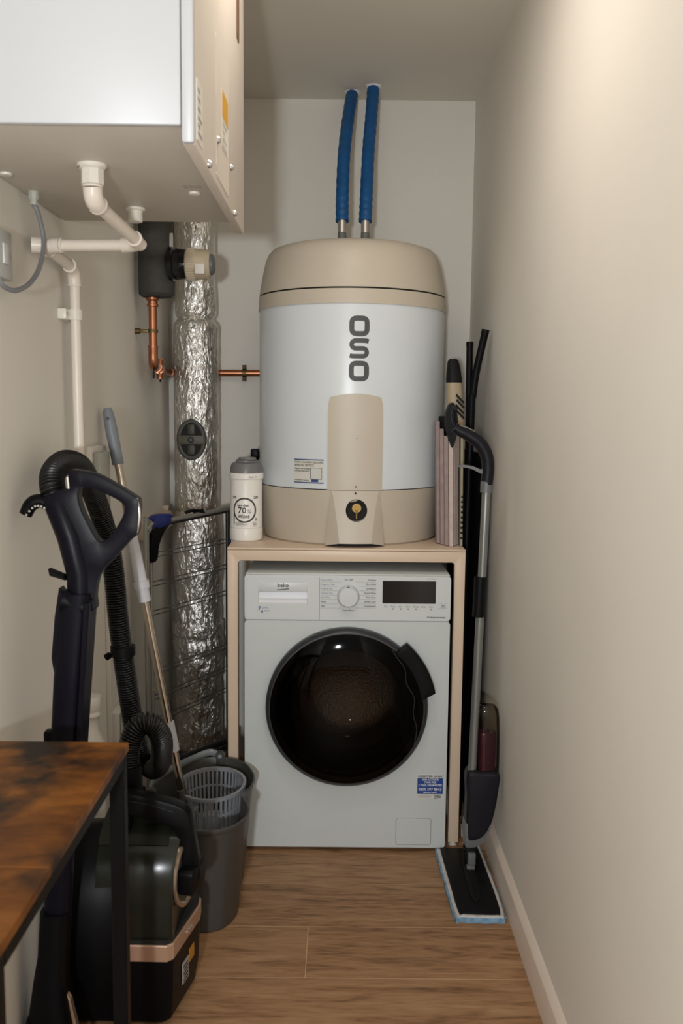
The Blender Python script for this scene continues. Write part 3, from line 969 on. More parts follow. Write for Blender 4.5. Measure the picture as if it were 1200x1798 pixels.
# ------------------------------------------------------------------ stand
t = thing('appliance_stand', 'beige metal stand straddling the washing machine and carrying the cylinder', 'stand', (0.0255, 2.95, 0))
SX0, SX1, SY0, SY1 = -0.324, 0.375, 2.640, 3.27
obj('top_sheet', box(SX0, SX1, SY0, SY1, 0.9055, ZS, 0.0015, 2), 'stand', t)
W = 0.031
outl = [(SX0, 0.013), (SX0, 0.9045), (SX1, 0.9045), (SX1, 0.013), (SX1 - W, 0.013)]
fr = 0.010
outl += [(SX1 - W - fr + fr * math.cos(a), 0.873 - fr + fr * math.sin(a)) for a in [math.radians(90 * k / 6) for k in range(7)]]
outl += [(SX0 + W + fr + fr * math.cos(a), 0.873 - fr + fr * math.sin(a)) for a in [math.radians(90 + 90 * k / 6) for k in range(7)]]
outl += [(SX0 + W, 0.013)]
for yy in (SY0, SY1 - 0.03):
    obj('leg_frame', prism(outl, yy, yy + 0.03, XZ, (), 0.002, 2), 'stand', t)
for xx in (SX0, SX1 - W):
    obj('side_rail', box(xx + 0.001, xx + W - 0.001, SY0 + 0.03, SY1 - 0.03, 0.874, 0.904, 0.002), 'stand', t)
    obj('side_rail', box(xx + 0.004, xx + W - 0.004, SY0 + 0.03, SY1 - 0.03, 0.06, 0.085, 0.002), 'stand', t)
    for yy in (SY0 + 0.015, SY1 - 0.015):
        obj('foot', lathe([(0.008, 0.016), (0.008, 0.006), (0.013, 0.004), (0.013, 0), (0, 0)], (xx + W / 2, yy, 0), 14), 'white_plastic', t)

# ------------------------------------------------------------------ washing machine
t = thing('washing_machine', 'white front loading washing machine with black porthole door under the stand', 'washing machine', (0.030, 2.88, 0))
WX, WY = 0.030, 2.605
x0, x1 = WX - 0.3, WX + 0.3
zt = 0.838
obj('cabinet', join(box(x0 + 0.002, x0 + 0.006, WY + 0.02, 3.14, 0.014, zt - 0.004), box(x1 - 0.006, x1 - 0.002, WY + 0.02, 3.14, 0.014, zt - 0.004), box(x0 + 0.002, x1 - 0.002, 3.13, 3.14, 0.014, zt - 0.004), box(x0 + 0.002, x1 - 0.002, WY + 0.03, 3.14, 0.014, 0.02)), 'wm_white', t)
obj('top_lid', box(x0 + 0.001, x1 - 0.001, WY + 0.012, 3.14, zt - 0.018, zt + 0.004, 0.006), 'wm_white', t)
for xx in (x0 + 0.05, x1 - 0.05):
    for yy in (WY + 0.06, 3.09):
        obj('foot', lathe([(0.012, 0.016), (0.012, 0.006), (0.02, 0.005), (0.02, 0), (0, 0)], (xx, yy, 0), 16), 'black_plastic', t)
DX, DZ, DR = 0.0305, 0.4500, 0.2375
fo = rrect(x0, x1, 0.012, 0.7035, 0.010, 5)
front = obj('front_panel', prism(fo, WY, WY + 0.022, XZ, [circle(DX, DZ, 0.205, 72)], 0.003, 2), 'wm_white', t, 0)
ctl = obj('control_panel', prism(rrect(x0, x1, 0.7055, zt, 0.010, 5), WY, WY + 0.03, XZ, [[(-0.229, 0.752), (-0.087, 0.752), (-0.087, 0.7875), (-0.229, 0.7875)]], 0.0035, 3), 'wm_panel', t, 0)
obj('panel_gap', box(x0 + 0.003, x1 - 0.003, WY + 0.003, WY + 0.03, 0.7025, 0.7065), 'wm_grey', t)
yf = WY - 0.0006
# drawer
obj('drawer', prism([(x0 + 0.002, 0.7065), (-0.0525, 0.7065), (-0.0525, zt - 0.006), (x0 + 0.006, zt - 0.006)], WY - 0.0012, WY + 0.004, XZ, [[(-0.2295, 0.7515), (-0.0865, 0.7515), (-0.0865, 0.788), (-0.2295, 0.788)]], 0.0006, 1), 'wm_panel', ctl)
dr = bpy.data.objects['drawer']
obj('drawer_badge', box(-0.2295, -0.0865, WY - 0.0026, WY, 0.7885, 0.8165, 0.0012), 'wm_panel', dr)
obj('grip_recess', prism([(WY + 0.0015, 0.7515), (WY + 0.008, 0.756), (WY + 0.014, 0.766), (WY + 0.018, 0.7885), (WY + 0.029, 0.7885), (WY + 0.029, 0.7500)], -0.2300, -0.0860, YZ), 'wm_white2', dr, None)
cut_note = None
obj('drawer_seam', box(-0.0525, -0.0510, WY - 0.0007, WY, 0.7065, zt - 0.006), 'wm_grey', ctl)
obj('logo', join(text('beko', 0.0165, 'CENTER', flatxz(-0.1580, 0.8030, WY - 0.0032), 0.0003), prism([(-0.1755, 0.7935), (-0.1405, 0.7970), (-0.1405, 0.7995), (-0.1755, 0.7955)], WY - 0.0032, WY - 0.0028, XZ)), 'ink', dr, None, 'black maker name with an underline stroke')
obj('capacity_mark', join(text('7', 0.017, 'LEFT', flatxz(-0.2305, 0.7335, WY - 0.0018), 0.0003), text('4', 0.0135, 'LEFT', flatxz(-0.2225, 0.7255, WY - 0.0018), 0.0003), text('kg wash', 0.006, 'LEFT', flatxz(-0.2195, 0.7395, WY - 0.0018)), text('kg dry', 0.006, 'LEFT', flatxz(-0.2125, 0.731, WY - 0.0018))), 'ink_blue', dr, None, 'small blue load capacity figures')
# knob and programme list
kb = obj('programme_knob', lathe([(0.0305, 0.0), (0.0305, -0.004), (0.0285, -0.0055), (0.0285, -0.017), (0.0265, -0.0195), (0, -0.0205)], (0.0320, WY, 0.7770), 56, 'Y'), 'wm_panel', ctl, 30)
obj('knob_ring', lathe([(0.0325, 0.0), (0.0325, -0.0012), (0.030, -0.0014)], (0.0320, WY, 0.7768), 56, 'Y'), 'wm_grey', kb)
obj('knob_pointer', box(0.0285, 0.0355, WY - 0.0175, WY - 0.004, 0.8050, 0.8062), 'ink_grey', kb)
L_ = ['Cotton Eco', 'Cotton Economy', 'Hygiene 20', 'BabyProtect+', 'Downcare', 'Rinse', 'Spin']
for k, w_ in enumerate(['Anti-crease', 'Hygienic Dry', 'Cottons 60', 'Mixed Wash', 'Synthetic', 'Rinse', 'Drum']):
    pass
left = [('Down Wear', 0.0065), ('Hygienic Wash', 0.0065), ('Wash & Dry', 0.0065), ('Cottons Dry', 0.0065), ('Synth Dry', 0.0065), ('Rinse', 0.0068), ('Spin', 0.0068)]
for k, (w_, sz) in enumerate(left):
    zz = 0.8225 - 0.0128 * k
    obj('programme_name', text(w_, sz, 'LEFT', flatxz(-0.0475, zz, yf), 0.00008), 'ink_lilac' if k < 5 else 'ink', ctl, None)
    obj('programme_line', box(-0.0475, 0.000 if 0 < k < 6 else 0.012, yf - 0.0001, WY, zz - 0.0042, zz - 0.0036), 'ink_soft', ctl, None)
right = ['Cottons', 'Eco 40-60', 'Synthetics', 'Quick Wash', 'Dark Care', 'Gentle Care', 'Downloaded']
for k, w_ in enumerate(right):
    zz = 0.8235 - 0.0128 * k
    obj('programme_name', text(w_, 0.0068, 'RIGHT', flatxz(0.1120, zz, yf), 0.00008), 'ink', ctl, None)
    obj('programme_line', box(0.050 if k in (0, 6) else 0.064, 0.1120, yf - 0.0001, WY, zz - 0.0042, zz - 0.0036), 'ink_soft', ctl, None)
obj('programme_name', text('On / Off', 0.0066, 'CENTER', flatxz(0.032, 0.8235, yf), 0.00008), 'ink', ctl, None)
obj('programme_name', text('Super Short', 0.0066, 'CENTER', flatxz(0.032, 0.7335, yf), 0.00008), 'ink', ctl, None)
ds = obj('display', box(0.1312, 0.2862, WY - 0.0014, WY + 0.004, 0.7575, 0.8240, 0.001), 'black_gloss', ctl, None, 'blank black display window')
for k, w_ in enumerate(['On', 'Temp', 'Spin', 'Extra', 'Drying', 'Delay', 'Start']):
    obj('button_name', text(w_, 0.0056, 'CENTER', flatxz(0.1400 + 0.0222 * k, 0.7465, yf), 0.00005), 'ink_grey', ctl, None)
    if k not in (0, 5):
        obj('button_icon', box(0.1375 + 0.0222 * k, 0.1430 + 0.0222 * k, yf, WY, 0.7385, 0.7430), 'ink_soft', ctl, None)
obj('button_name', text('Start', 0.0062, 'CENTER', flatxz(0.3085, 0.7500, yf), 0.0001), 'ink_grey', ctl, None)
obj('start_frame', join(box(0.295, 0.320, yf, WY, 0.7585, 0.7592), box(0.295, 0.320, yf, WY, 0.7435, 0.7442), box(0.301, 0.316, yf, WY, 0.7465, 0.7478)), 'ink_soft', ctl, None)
obj('model_print', text('WDL742431', 0.0058, 'RIGHT', flatxz(0.2880, 0.8285, yf)), 'ink_soft', ctl, None)
obj('motor_badge', text('ProSmart Inverter', 0.0072, 'RIGHT', flatxz(0.3155, 0.7145, yf), 0.0002), 'ink', ctl, None)
# door
door = obj('door_ring', lathe([(0.207, 0.004), (DR - 0.002, 0.004), (DR, -0.002), (DR, -0.024), (DR - 0.003, -0.030), (0.2275, -0.036), (0.220, -0.037), (0.207, -0.034)], (DX, WY, DZ), 128, 'Y', True), 'trim_dark', t, 30)
obj('door_window', lathe([(0.2235, -0.0365), (0.2235, -0.0375), (0.20, -0.0455), (0.15, -0.0530), (0.10, -0.0565), (0.05, -0.058), (0, -0.0585)], (DX, WY, DZ), 96, 'Y'), 'door_glass', door, 60, 'dark tinted round window')
obj('door_bowl', lathe([(0.205, -0.010), (0.172, -0.006), (0.160, 0.02), (0.145, 0.07), (0.115, 0.105), (0.06, 0.115), (0, 0.117)], (DX, WY, DZ), 72, 'Y'), 'bowl_glass', door, 60)
obj('bowl_rim', lathe([(0.207, -0.008), (0.170, -0.012), (0.166, -0.004), (0.207, 0.004)], (DX, WY, DZ), 72, 'Y', True), 'black_plastic', door)
obj('door_seal', lathe([(0.215, 0.024), (0.190, 0.026), (0.175, 0.05), (0.185, 0.09), (0.22, 0.11)], (DX, WY, DZ), 72, 'Y'), 'rubber', t)
obj('drum', lathe([(0.175, 0.10), (0.235, 0.11), (0.240, 0.16), (0.240, 0.42), (0.20, 0.45), (0, 0.46)], (DX, WY, DZ), 72, 'Y'), 'drum', t)
# handle: crescent grip outside the ring at the right
ho = [(DX + 0.262 * math.cos(a), DZ + 0.262 * math.sin(a)) for a in [math.radians(11.5 + (49.0 - 11.5) * k / 16) for k in range(17)]]
hi = [(DX + 0.216 * math.cos(a), DZ + 0.216 * math.sin(a)) for a in [math.radians(51.5 - (51.5 - 7.5) * k / 16) for k in range(17)]]
obj('door_handle', prism(ho + hi, WY - 0.047, WY - 0.018, XZ, (), 0.005, 3), 'black_plastic', door)
gl = [(DX + 0.222 * math.cos(math.radians(55 - 82 * k / 20)) - 0.030 * math.sin(math.pi * k / 20) * (1 + 0.2 * math.sin(k)), WY - 0.0455 - 0.004 * math.sin(math.pi * k / 20), DZ + 0.222 * math.sin(math.radians(55 - 82 * k / 20))) for k in range(21)]
obj('door_crease', tube(resample(gl, 40), 0.0014, 8), 'trim_dark', door)
# service flap and registration sticker
obj('filter_flap', prism(rrect(0.183, 0.2865, 0.0225, 0.1035, 0.006), WY - 0.0015, WY + 0.002, XZ, (), 0.0008, 1), 'wm_white', front)
fl = bpy.data.objects['filter_flap']
obj('flap_gap', prism(rrect(0.1815, 0.288, 0.021, 0.105, 0.007), WY - 0.0004, WY, XZ, [rrect(0.183, 0.2865, 0.0225, 0.1035, 0.006)]), 'wm_grey', front, None)
obj('flap_latch', tube([(0.196, WY - 0.0016, 0.062), (0.196, WY - 0.0028, 0.062)], 0.004, 14), 'paper', fl)
sk_ = obj('registration_sticker', box(0.2435, 0.3205, WY - 0.0008, WY, 0.1650, 0.2425), 'paper', front, None)
sy = WY - 0.0010
obj('blue_block', box(0.2438, 0.3200, sy, WY, 0.1810, 0.2300), 'blue_label', sk_, None)
for s_, zz, wd, m_ in (('REGISTER NOW', 0.2325, 0.072, 'ink'), ('AND ACTIVATE', 0.2225, 0.050, 'white_ink'), ('YOUR FREE', 0.2145, 0.036, 'white_ink'), ('2 YEAR GUARANTEE', 0.2055, 0.070, 'white_ink'), ('0800 597 8843', 0.1915, 0.068, 'white_ink'), ('register your appliance', 0.1845, 0.040, 'white_ink')):
    g = text(s_, 0.0085 if zz != 0.1915 else 0.012, 'CENTER', None, 0.00022)
    w_ = max(v[0] for v in g[0]) - min(v[0] for v in g[0])
    sc_ = min(1, 0.0052 / 0.0060) if zz == 0.1845 else 1
    obj('lettering', ([(0.282 + v[0] * wd / w_, sy - 0.0003, zz + v[1] * (0.6 if zz == 0.1845 else 1)) for v in g[0]], g[1]), m_, sk_, None)
obj('sticker_logo', join(text('beko', 0.010, 'CENTER', flatxz(0.3055, 0.1725, sy - 0.0003), 0.0002), prism([(0.2940, 0.1675), (0.3150, 0.1695), (0.3150, 0.1710), (0.2940, 0.1690)], sy - 0.0004, sy, XZ)), 'ink', sk_, None)
obj('sticker_small_print', join(box(0.2470, 0.2860, sy, WY, 0.1735, 0.1750), box(0.2470, 0.2820, sy, WY, 0.1700, 0.1712)), 'ink_soft', sk_, None)

# ------------------------------------------------------------------ tub of wipes
t = thing('wipes_tub', 'white tub of cleaning wipes with a grey lid on the stand corner', 'tub', (-0.2845, 2.802, ZS))
bx_, by_, br = -0.2845, 2.802, 0.0505
obj('tub_body', lathe([(0, 0), (br - 0.006, 0), (br - 0.001, 0.004), (br, 0.010), (br, 0.040), (br - 0.001, 0.042), (br - 0.001, 0.185), (br - 0.0005, 0.190), (br + 0.0025, 0.192), (br + 0.003, 0.206), (br, 0.209), (0, 0.209)], (bx_, by_, ZS), 64), 'tub_white', t)
lid = obj('lid', lathe([(br - 0.001, 0.208), (br - 0.002, 0.226), (br - 0.006, 0.237), (br - 0.012, 0.241), (br - 0.018, 0.242), (br - 0.018, 0.247), (br - 0.022, 0.250), (0, 0.251)], (bx_, by_, ZS), 64), 'tub_lid', t)
obj('flip_cap', lathe([(0.028, 0.0), (0.026, 0.006), (0, 0.007)], (bx_ + 0.004, by_ - 0.008, ZS + 0.250), 32), 'tub_lid', lid)
av = math.atan2(0 - bx_, by_)   # label turned to the doorway


def tubp(u, v, w=0.0005):
    a = av + (u - 0.002) / br
    r = br - 0.001 + w
    return (bx_ + r * math.sin(a), by_ - r * math.cos(a), ZS + v)


obj('label_band', patch(lambda u, v: tubp(u, v, 0.0005), -0.075, 0.075, 0.0385, 0.0415, 40, 1), 'ink_grey', t, None)
n = 56
V = []
for k in range(n):
    a = 2 * math.pi * k / n
    for r in (0.0328, 0.0380):
        V.append(tubp(-0.004 + r * math.cos(a), 0.097 + r * 1.02 * math.sin(a), 0.0007))
ring = obj('label_ring', (V, [[2 * k, 2 * k + 1, (2 * k + 3) % (2 * n), (2 * k + 2) % (2 * n)] for k in range(n)]), 'ink_grey', t, None, 'dark ring printed on the tub')
obj('label_tail', patch(lambda u, v: tubp(u, v, 0.0007), -0.0415, -0.0375, 0.052, 0.098, 2, 4), 'ink_grey', ring, None)
for s_, sz, u, v, m_, wd in (('70', 0.026, -0.0255, 0.088, 'ink', 0.027), ('%', 0.015, 0.0040, 0.088, 'ink_soft', 0.014), ('Wipes', 0.0165, -0.0250, 0.0735, 'ink', 0.037), ('bare clean', 0.0105, -0.0260, 0.1085, 'ink', 0.036), ('70%', 0.011, -0.046, 0.132, 'ink', 0.016), ('200', 0.012, 0.0250, 0.132, 'ink_grey', 0.016), ('Lot 14', 0.008, 0.010, 0.196, 'ink_soft', 0.026)):
    g = text(s_, sz, 'LEFT', None, 0.0003)
    mx_ = max(q[0] for q in g[0])
    obj('lettering', ([tubp(u + q[0] * wd / mx_, v + q[1], 0.0008 if v < 0.19 else 0.0045) for q in g[0]], g[1]), m_, t, None)
obj('small_print', join(*[patch(lambda a, b: tubp(a, b, 0.0007), -0.033, -0.033 + random.uniform(0.025, 0.042), zz, zz + 0.0016, 6, 1) for zz in (0.048, 0.0515, 0.055, 0.0585)], *[patch(lambda a, b: tubp(a, b, 0.0007), 0.022, 0.022 + random.uniform(0.010, 0.018), zz, zz + 0.002, 4, 1) for zz in (0.047, 0.051, 0.055, 0.059)], patch(lambda a, b: tubp(a, b, 0.0007), 0.030, 0.038, 0.064, 0.073, 3, 1)), 'ink_soft', t, None)

# ------------------------------------------------------------------ folded pink panelled unit beside the cylinder
t = thing('folded_fabric_unit', 'tall narrow pink ribbed folded unit with a black cap standing beside the cylinder', 'folded unit', (0.340, 2.74, ZS))
apex = Vector((0.3385, 2.690))
zc0 = ZS + 0.001
# folded panels: a wedge of sheets meeting in front, each a thin upright board
for k, (dx, dy) in enumerate(((-0.031, 0.062), (-0.022, 0.038), (-0.012, 0.016), (0.0, 0.0), (0.010, 0.018), (0.020, 0.038))):
    xx, yy = apex.x + dx, apex.y + dy
    top = (1.285, 1.262, 1.242, 1.228, 1.245, 1.268)[k]
    lean = -0.010
    g = prism([(xx - 0.0055, yy), (xx + 0.0055, yy), (xx + 0.0055, yy + 0.075 - dy * 0.5), (xx - 0.0055, yy + 0.075 - dy * 0.5)], zc0 + dy * 0.02, top, XY, (), 0.0015, 1)
    obj('fabric_panel', xf(g, lambda v: (v.x + lean * (v.z - zc0) / 0.35, v.y, v.z)), 'pink' if k != 3 else 'pink_edge', t)
core = obj('core', prism([(0.300, 2.765), (0.333, 2.726), (0.358, 2.745), (0.362, 2.80), (0.318, 2.80)], 1.10, 1.30, XY, (), 0.003), 'charcoal', t)
bp_ = [(1.225, 0.024, 0.014), (1.26, 0.0235, 0.0145), (1.33, 0.0215, 0.015), (1.39, 0.0195, 0.015), (1.403, 0.019, 0.015)]


def loft(rows, cx, cy, seg=24):
    V, F_ = [], []
    for z, a, b, ox in rows:
        for k in range(seg):
            c, s = math.cos(2 * math.pi * k / seg), math.sin(2 * math.pi * k / seg)
            V.append((cx + ox + a * math.copysign(abs(c) ** 0.7, c), cy + b * math.copysign(abs(s) ** 0.7, s), z))
    for j in range(len(rows) - 1):
        for k in range(seg):
            F_.append([j * seg + k, j * seg + (k + 1) % seg, (j + 1) * seg + (k + 1) % seg, (j + 1) * seg + k])
    F_ += [list(range(seg)), list(range((len(rows) - 1) * seg, len(rows) * seg))]
    return V, F_


obj('body', loft([(1.15, 0.026, 0.022, 0.004), (1.26, 0.026, 0.022, 0.002), (1.34, 0.024, 0.021, -0.003), (1.405, 0.022, 0.020, -0.007)], 0.350, 2.757), 'tan', t)
obj('cap', loft([(1.400, 0.0235, 0.0215, -0.007), (1.412, 0.0235, 0.0215, -0.0075), (1.44, 0.0205, 0.020, -0.009), (1.462, 0.0165, 0.017, -0.011), (1.470, 0.011, 0.012, -0.0115)], 0.350, 2.757), 'charcoal', t)
gr = [obj('grille_slot', xf(box(-0.0135, 0.0135, -0.0008, 0.0008, -0.0035, 0.0035, 0.0006, 1), lambda v, k=k: (0.3595 + 0.002 * (k % 2) + v.x * 0.9 + v.z * 0.3, 2.7345 + v.y, 1.352 - 0.0155 * k - v.x * 0.9 + v.z)), 'charcoal', t) for k in range(4)]
obj('hand_grip_opening', prism(cr2([(0.313, 1.285), (0.321, 1.240), (0.3335, 1.208), (0.345, 1.238), (0.349, 1.285), (0.342, 1.325), (0.332, 1.340), (0.320, 1.325)], 40), 2.6875, 2.735, XZ), 'black_plastic', t, 0)
pl = obj('side_strip', xf(box(0.3655, 0.3735, 2.70, 2.79, zc0, 1.262, 0.0015, 1), lambda v: (v.x - 0.006 * (v.z - zc0) / 0.35, v.y, v.z)), 'olive', t)
for k in range(9):
    obj('strip_slot', box(0.3660, 0.3722, 2.6992, 2.7012, 0.935 + 0.0155 * k, 0.9415 + 0.0155 * k), 'charcoal', pl, None)

# ------------------------------------------------------------------ folded black board with tubular legs
t = thing('folded_board', 'black folded board with two tubular legs between the stand and the bare wall', 'board', (0.418, 2.95, 0))
obj('board', prism(rrect(2.73, 3.24, 0.03, 1.19, 0.06, 8), 0.0, 0.012, lambda u, v, w: (0.432 + w - (u - 2.73) * 0.075, u, v), (), 0.003), 'black_plastic', t)
obj('straight_leg', tube(resample([(0.404, 2.87, 0.012), (0.4105, 2.87, 0.8), (0.4035, 2.87, 1.525)], 20), 0.0105, 16), 'black_plastic', t)
obj('bent_leg', tube(resample([(0.398, 2.83, 0.012), (0.402, 2.83, 0.75), (0.409, 2.84, 1.30), (0.4145, 2.85, 1.365), (0.4235, 2.85, 1.44), (0.4480, 2.85, 1.562)], 60), 0.0115, 16), 'black_plastic', t)
obj('end_cap', tube([(0.4035, 2.87, 1.515), (0.4034, 2.87, 1.530)], 0.0112, 16), 'black_plastic', t)
obj('end_cap', tube([(0.4455, 2.85, 1.551), (0.4485, 2.85, 1.565)], 0.0122, 16), 'black_plastic', t)
obj('rubber_foot', box(0.392, 0.416, 2.70, 2.735, 0.0, 0.03, 0.003), 'cream', t)

# ------------------------------------------------------------------ spray mop by the right wall
t = thing('spray_mop', 'grey spray mop with magenta bottle standing against the skirting of the bare wall', 'mop', (0.385, 2.45, 0))
MY = 2.45
pad_o = [(0.313, 2.236), (0.330, 2.226), (0.38, 2.222), (0.433, 2.222), (0.4455, 2.232), (0.4465, 2.34), (0.442, 2.50), (0.438, 2.600), (0.433, 2.640), (0.410, 2.640), (0.392, 2.602), (0.345, 2.598), (0.308, 2.596), (0.301, 2.585), (0.306, 2.40)]
padr = cr2(pad_o, 90)
cxp, cyp = 0.376, 2.425


def inset(loop, kx, ky):
    return [(cxp + (u - cxp) * kx, cyp + (v - cyp) * ky) for u, v in loop]


wob = [(u + 0.0012 * math.sin(i * 1.9), v + 0.0015 * math.sin(i * 1.3)) for i, (u, v) in enumerate(padr)]
pad = obj('cleaning_pad', prism(wob, 0.0, 0.012, XY, (), 0.004, 2), 'pad_blue', t)
obj('pad_fringe', prism(inset(padr, 0.94, 0.975), 0.008, 0.0165, XY, [inset(padr, 0.80, 0.935)], 0.002, 1), 'pad_white', pad)
hd = obj('mop_head', prism(inset(padr, 0.82, 0.942), 0.010, 0.021, XY, (), 0.004, 2), 'charcoal', t)
obj('head_ridge', prism(cr2([(0.368, 2.30), (0.388, 2.30), (0.396, 2.40), (0.394, 2.56), (0.376, 2.56), (0.366, 2.45)], 40), 0.019, 0.027, XY, (), 0.003), 'charcoal', hd)
jt = obj('joint', join(box(0.372, 0.404, 2.47, 2.50, 0.024, 0.085, 0.006), tube([(0.368, 2.485, 0.072), (0.408, 2.485, 0.072)], 0.011, 16)), 'charcoal', t)
obj('spray_nozzle', join(box(0.378, 0.400, 2.455, 2.472, 0.030, 0.072, 0.004), box(0.374, 0.398, 2.447, 2.463, 0.026, 0.038, 0.003)), 'mop_grey', jt)
hs = cr2([(0.366, 0.318), (0.41, 0.323), (0.4535, 0.318), (0.4535, 0.27), (0.443, 0.20), (0.428, 0.152), (0.405, 0.128), (0.372, 0.124), (0.3655, 0.16), (0.3655, 0.25)], 60)
hsg = obj('housing', prism(hs, MY - 0.030, MY + 0.030, XZ, (), 0.010, 3), 'mop_dark', t)
obj('housing_base', prism(cr2([(0.366, 0.175), (0.40, 0.15), (0.434, 0.172), (0.430, 0.150), (0.407, 0.112), (0.37, 0.104), (0.363, 0.12)], 40), MY - 0.028, MY + 0.030, XZ, (), 0.006, 2), 'mop_grey', hsg)
obj('housing_screw', tube([(0.410, MY - 0.0305, 0.262), (0.410, MY - 0.0295, 0.262)], 0.0032, 12), 'gap', hsg)
bt = obj('bottle', loft([(0.315, 0.0315, 0.024, 0.002), (0.36, 0.0325, 0.025, 0.001), (0.42, 0.0325, 0.025, 0.0), (0.47, 0.0315, 0.024, -0.001), (0.495, 0.0285, 0.022, -0.002), (0.505, 0.0225, 0.017, -0.003), (0.508, 0.012, 0.010, -0.003)], 0.4235, MY + 0.004, 36), 'smoke', t, 60, 'smoky see-through bottle')
obj('liquid', loft([(0.318, 0.0255, 0.0205, -0.003), (0.36, 0.0265, 0.0215, -0.003), (0.428, 0.0265, 0.0215, -0.003), (0.430, 0.0255, 0.0205, -0.003)], 0.4225, MY + 0.004, 30), 'magenta', bt, 60, 'dark magenta liquid')
pole = obj('pole', tube([(0.3815, MY - 0.004, 0.32), (0.3995, MY, 1.105)], 0.0118, 20), 'mop_pole', t)
obj('hanging_sleeve', tube([(0.3865, MY - 0.003, 0.757), (0.3895, MY - 0.002, 0.868)], 0.0165, 20), 'black_plastic', pole)
obj('pole_collar', tube([(0.3990, MY, 1.098), (0.3997, MY, 1.128)], 0.0165, 20), 'mop_grey', pole)
hp_ = resample([(0.3997, MY, 1.12), (0.4025, MY, 1.165), (0.3965, MY, 1.200), (0.378, MY, 1.230), (0.350, MY, 1.250), (0.325, MY, 1.262), (0.309, MY, 1.272)], 40)
hnd = obj('handle', tube(hp_, [0.0165 + 0.0012 * math.sin(i / 39 * 3.1) - 0.004 * max(0, (i - 22) / 17) for i in range(40)], 20), 'mop_dark', t)
obj('handle_loop', tube(resample([(0.313, MY, 1.270), (0.303, MY, 1.285), (0.300, MY, 1.31), (0.306, MY, 1.325), (0.312, MY, 1.318)], 20), 0.0055, 12), 'mop_dark', hnd)
obj('trigger', prism(cr2([(0.391, 1.158), (0.385, 1.148), (0.36, 1.160), (0.333, 1.166), (0.321, 1.166), (0.330, 1.172), (0.36, 1.169), (0.384, 1.160), (0.387, 1.170)], 40), MY - 0.006, MY + 0.006, XZ, (), 0.0015, 1), 'mop_grey', hnd)
obj('handle_trim', tube(resample([(0.323, MY - 0.005, 1.277), (0.345, MY - 0.006, 1.2705), (0.362, MY - 0.005, 1.262)], 16), 0.002, 8), 'mop_pole', hnd)
for p in ((0.3965, 1.182), (0.338, 1.256)):
    obj('handle_screw', tube([(p[0], MY - 0.0185, p[1]), (p[0], MY - 0.014, p[1])], 0.0026, 10), 'gap', hnd)

# ------------------------------------------------------------------ folding drying rack
t = thing('drying_rack', 'folded grey metal clothes drying rack with blue corner joint in front of the foil pipe', 'drying rack', (-0.46, 2.82, 0))
LA, RA = Vector((-0.552, 2.66, 0)), Vector((-0.366, 2.99, 0))
dv = (RA - LA).normalized()
nrm = Vector((dv.y, -dv.x, 0))
for k, (off, ins, zt_, z0_, m_) in enumerate(((0.012, -0.036, 0.985, 0.03, 'rack_tube'), (0.004, -0.020, 0.978, 0.02, 'rack_tube'), (0.0, 0.0, 0.975, 0.06, 'rack_tube'), (-0.008, 0.012, 0.89, 0.10, 'rack_tube'))):
    a = LA + nrm * off + dv * ins
    b = RA + nrm * off - dv * 0.004 * k
    r = 0.0062 if k < 3 else 0.0042
    top = Vector((0, 0, zt_))
    pts = [a + Vector((0, 0, z0_)), a + Vector((0, 0, zt_ - 0.06)), a + Vector((0, 0, zt_ - 0.025)) + dv * 0.006, a + Vector((0, 0, zt_ - 0.004)) + dv * 0.03]
    obj('side_tube', tube(resample(pts, 24), r, 12), m_, t)
    if k in (0, 2):
        obj('top_tube', tube([a + Vector((0, 0, zt_ - 0.004)) + dv * (0.075 - ins), b + Vector((0, 0, zt_ + 0.006))], r * 1.15, 12), 'rack_tube' if k == 0 else 'rack_dark', t)
obj('side_tube', tube([RA + Vector((0, 0, 0.985)), RA + Vector((0, 0, 0.03))], 0.0066, 12), 'rack_dark', t)
obj('side_tube', tube([RA + dv * 0.012 + Vector((0, 0, 0.985)), RA + dv * 0.012 + Vector((0, 0, 0.03))], 0.005, 12), 'blue_joint', t)
for zz in (0.888, 0.802, 0.714, 0.532, 0.455, 0.382):
    for dz in (0.0, -0.013):
        obj('wire', tube([LA + Vector((0, 0, zz + dz)) + dv * 0.006, RA + Vector((0, 0, zz + dz))], 0.0017, 8), 'rack_wire', t)
for k in range(4):
    zz = 0.87 - 0.2 * k
    obj('rivet', tube([LA + nrm * 0.006 + Vector((0, 0, zz)), LA + nrm * 0.012 + Vector((0, 0, zz))], 0.003, 8), 'silver', t)


def rk(u, v, w):
    p = LA + dv * u + nrm * w
    return (p.x, p.y, v)


cj = obj('corner_joint', prism(cr2([(-0.012, 0.865), (0.016, 0.868), (0.026, 0.910), (0.050, 0.948), (0.080, 0.972), (0.072, 0.990), (0.03, 0.995), (0.004, 0.985), (-0.006, 0.95), (-0.009, 0.90)], 50), -0.010, 0.012, rk, (), 0.003, 2), 'black_plastic', t)
obj('blue_insert', prism(cr2([(-0.002, 0.962), (0.010, 0.966), (0.030, 0.962), (0.050, 0.966), (0.082, 0.972), (0.082, 0.997), (0.03, 1.002), (0.002, 0.992)], 40), -0.012, 0.014, rk, (), 0.003, 2), 'blue_joint', cj, label='blue plastic insert')
obj('hook', join(tube(resample([rk(0.16, 0.995, 0.0), rk(0.18, 1.000, 0.012), rk(0.215, 0.996, 0.016), rk(0.235, 0.988, 0.014)], 16), 0.005, 10), tube([rk(0.21, 0.986, 0), rk(0.245, 0.988, 0)], 0.0115, 14)), 'black_plastic', t)
for dz, r in ((0.0, 0.011), (-0.024, 0.009)):
    obj('foot_tube', tube([Vector((-0.47, 2.66, 0.262 + dz)), Vector((-0.352, 2.93, 0.222 + dz))], r, 12), 'rack_dark', t)

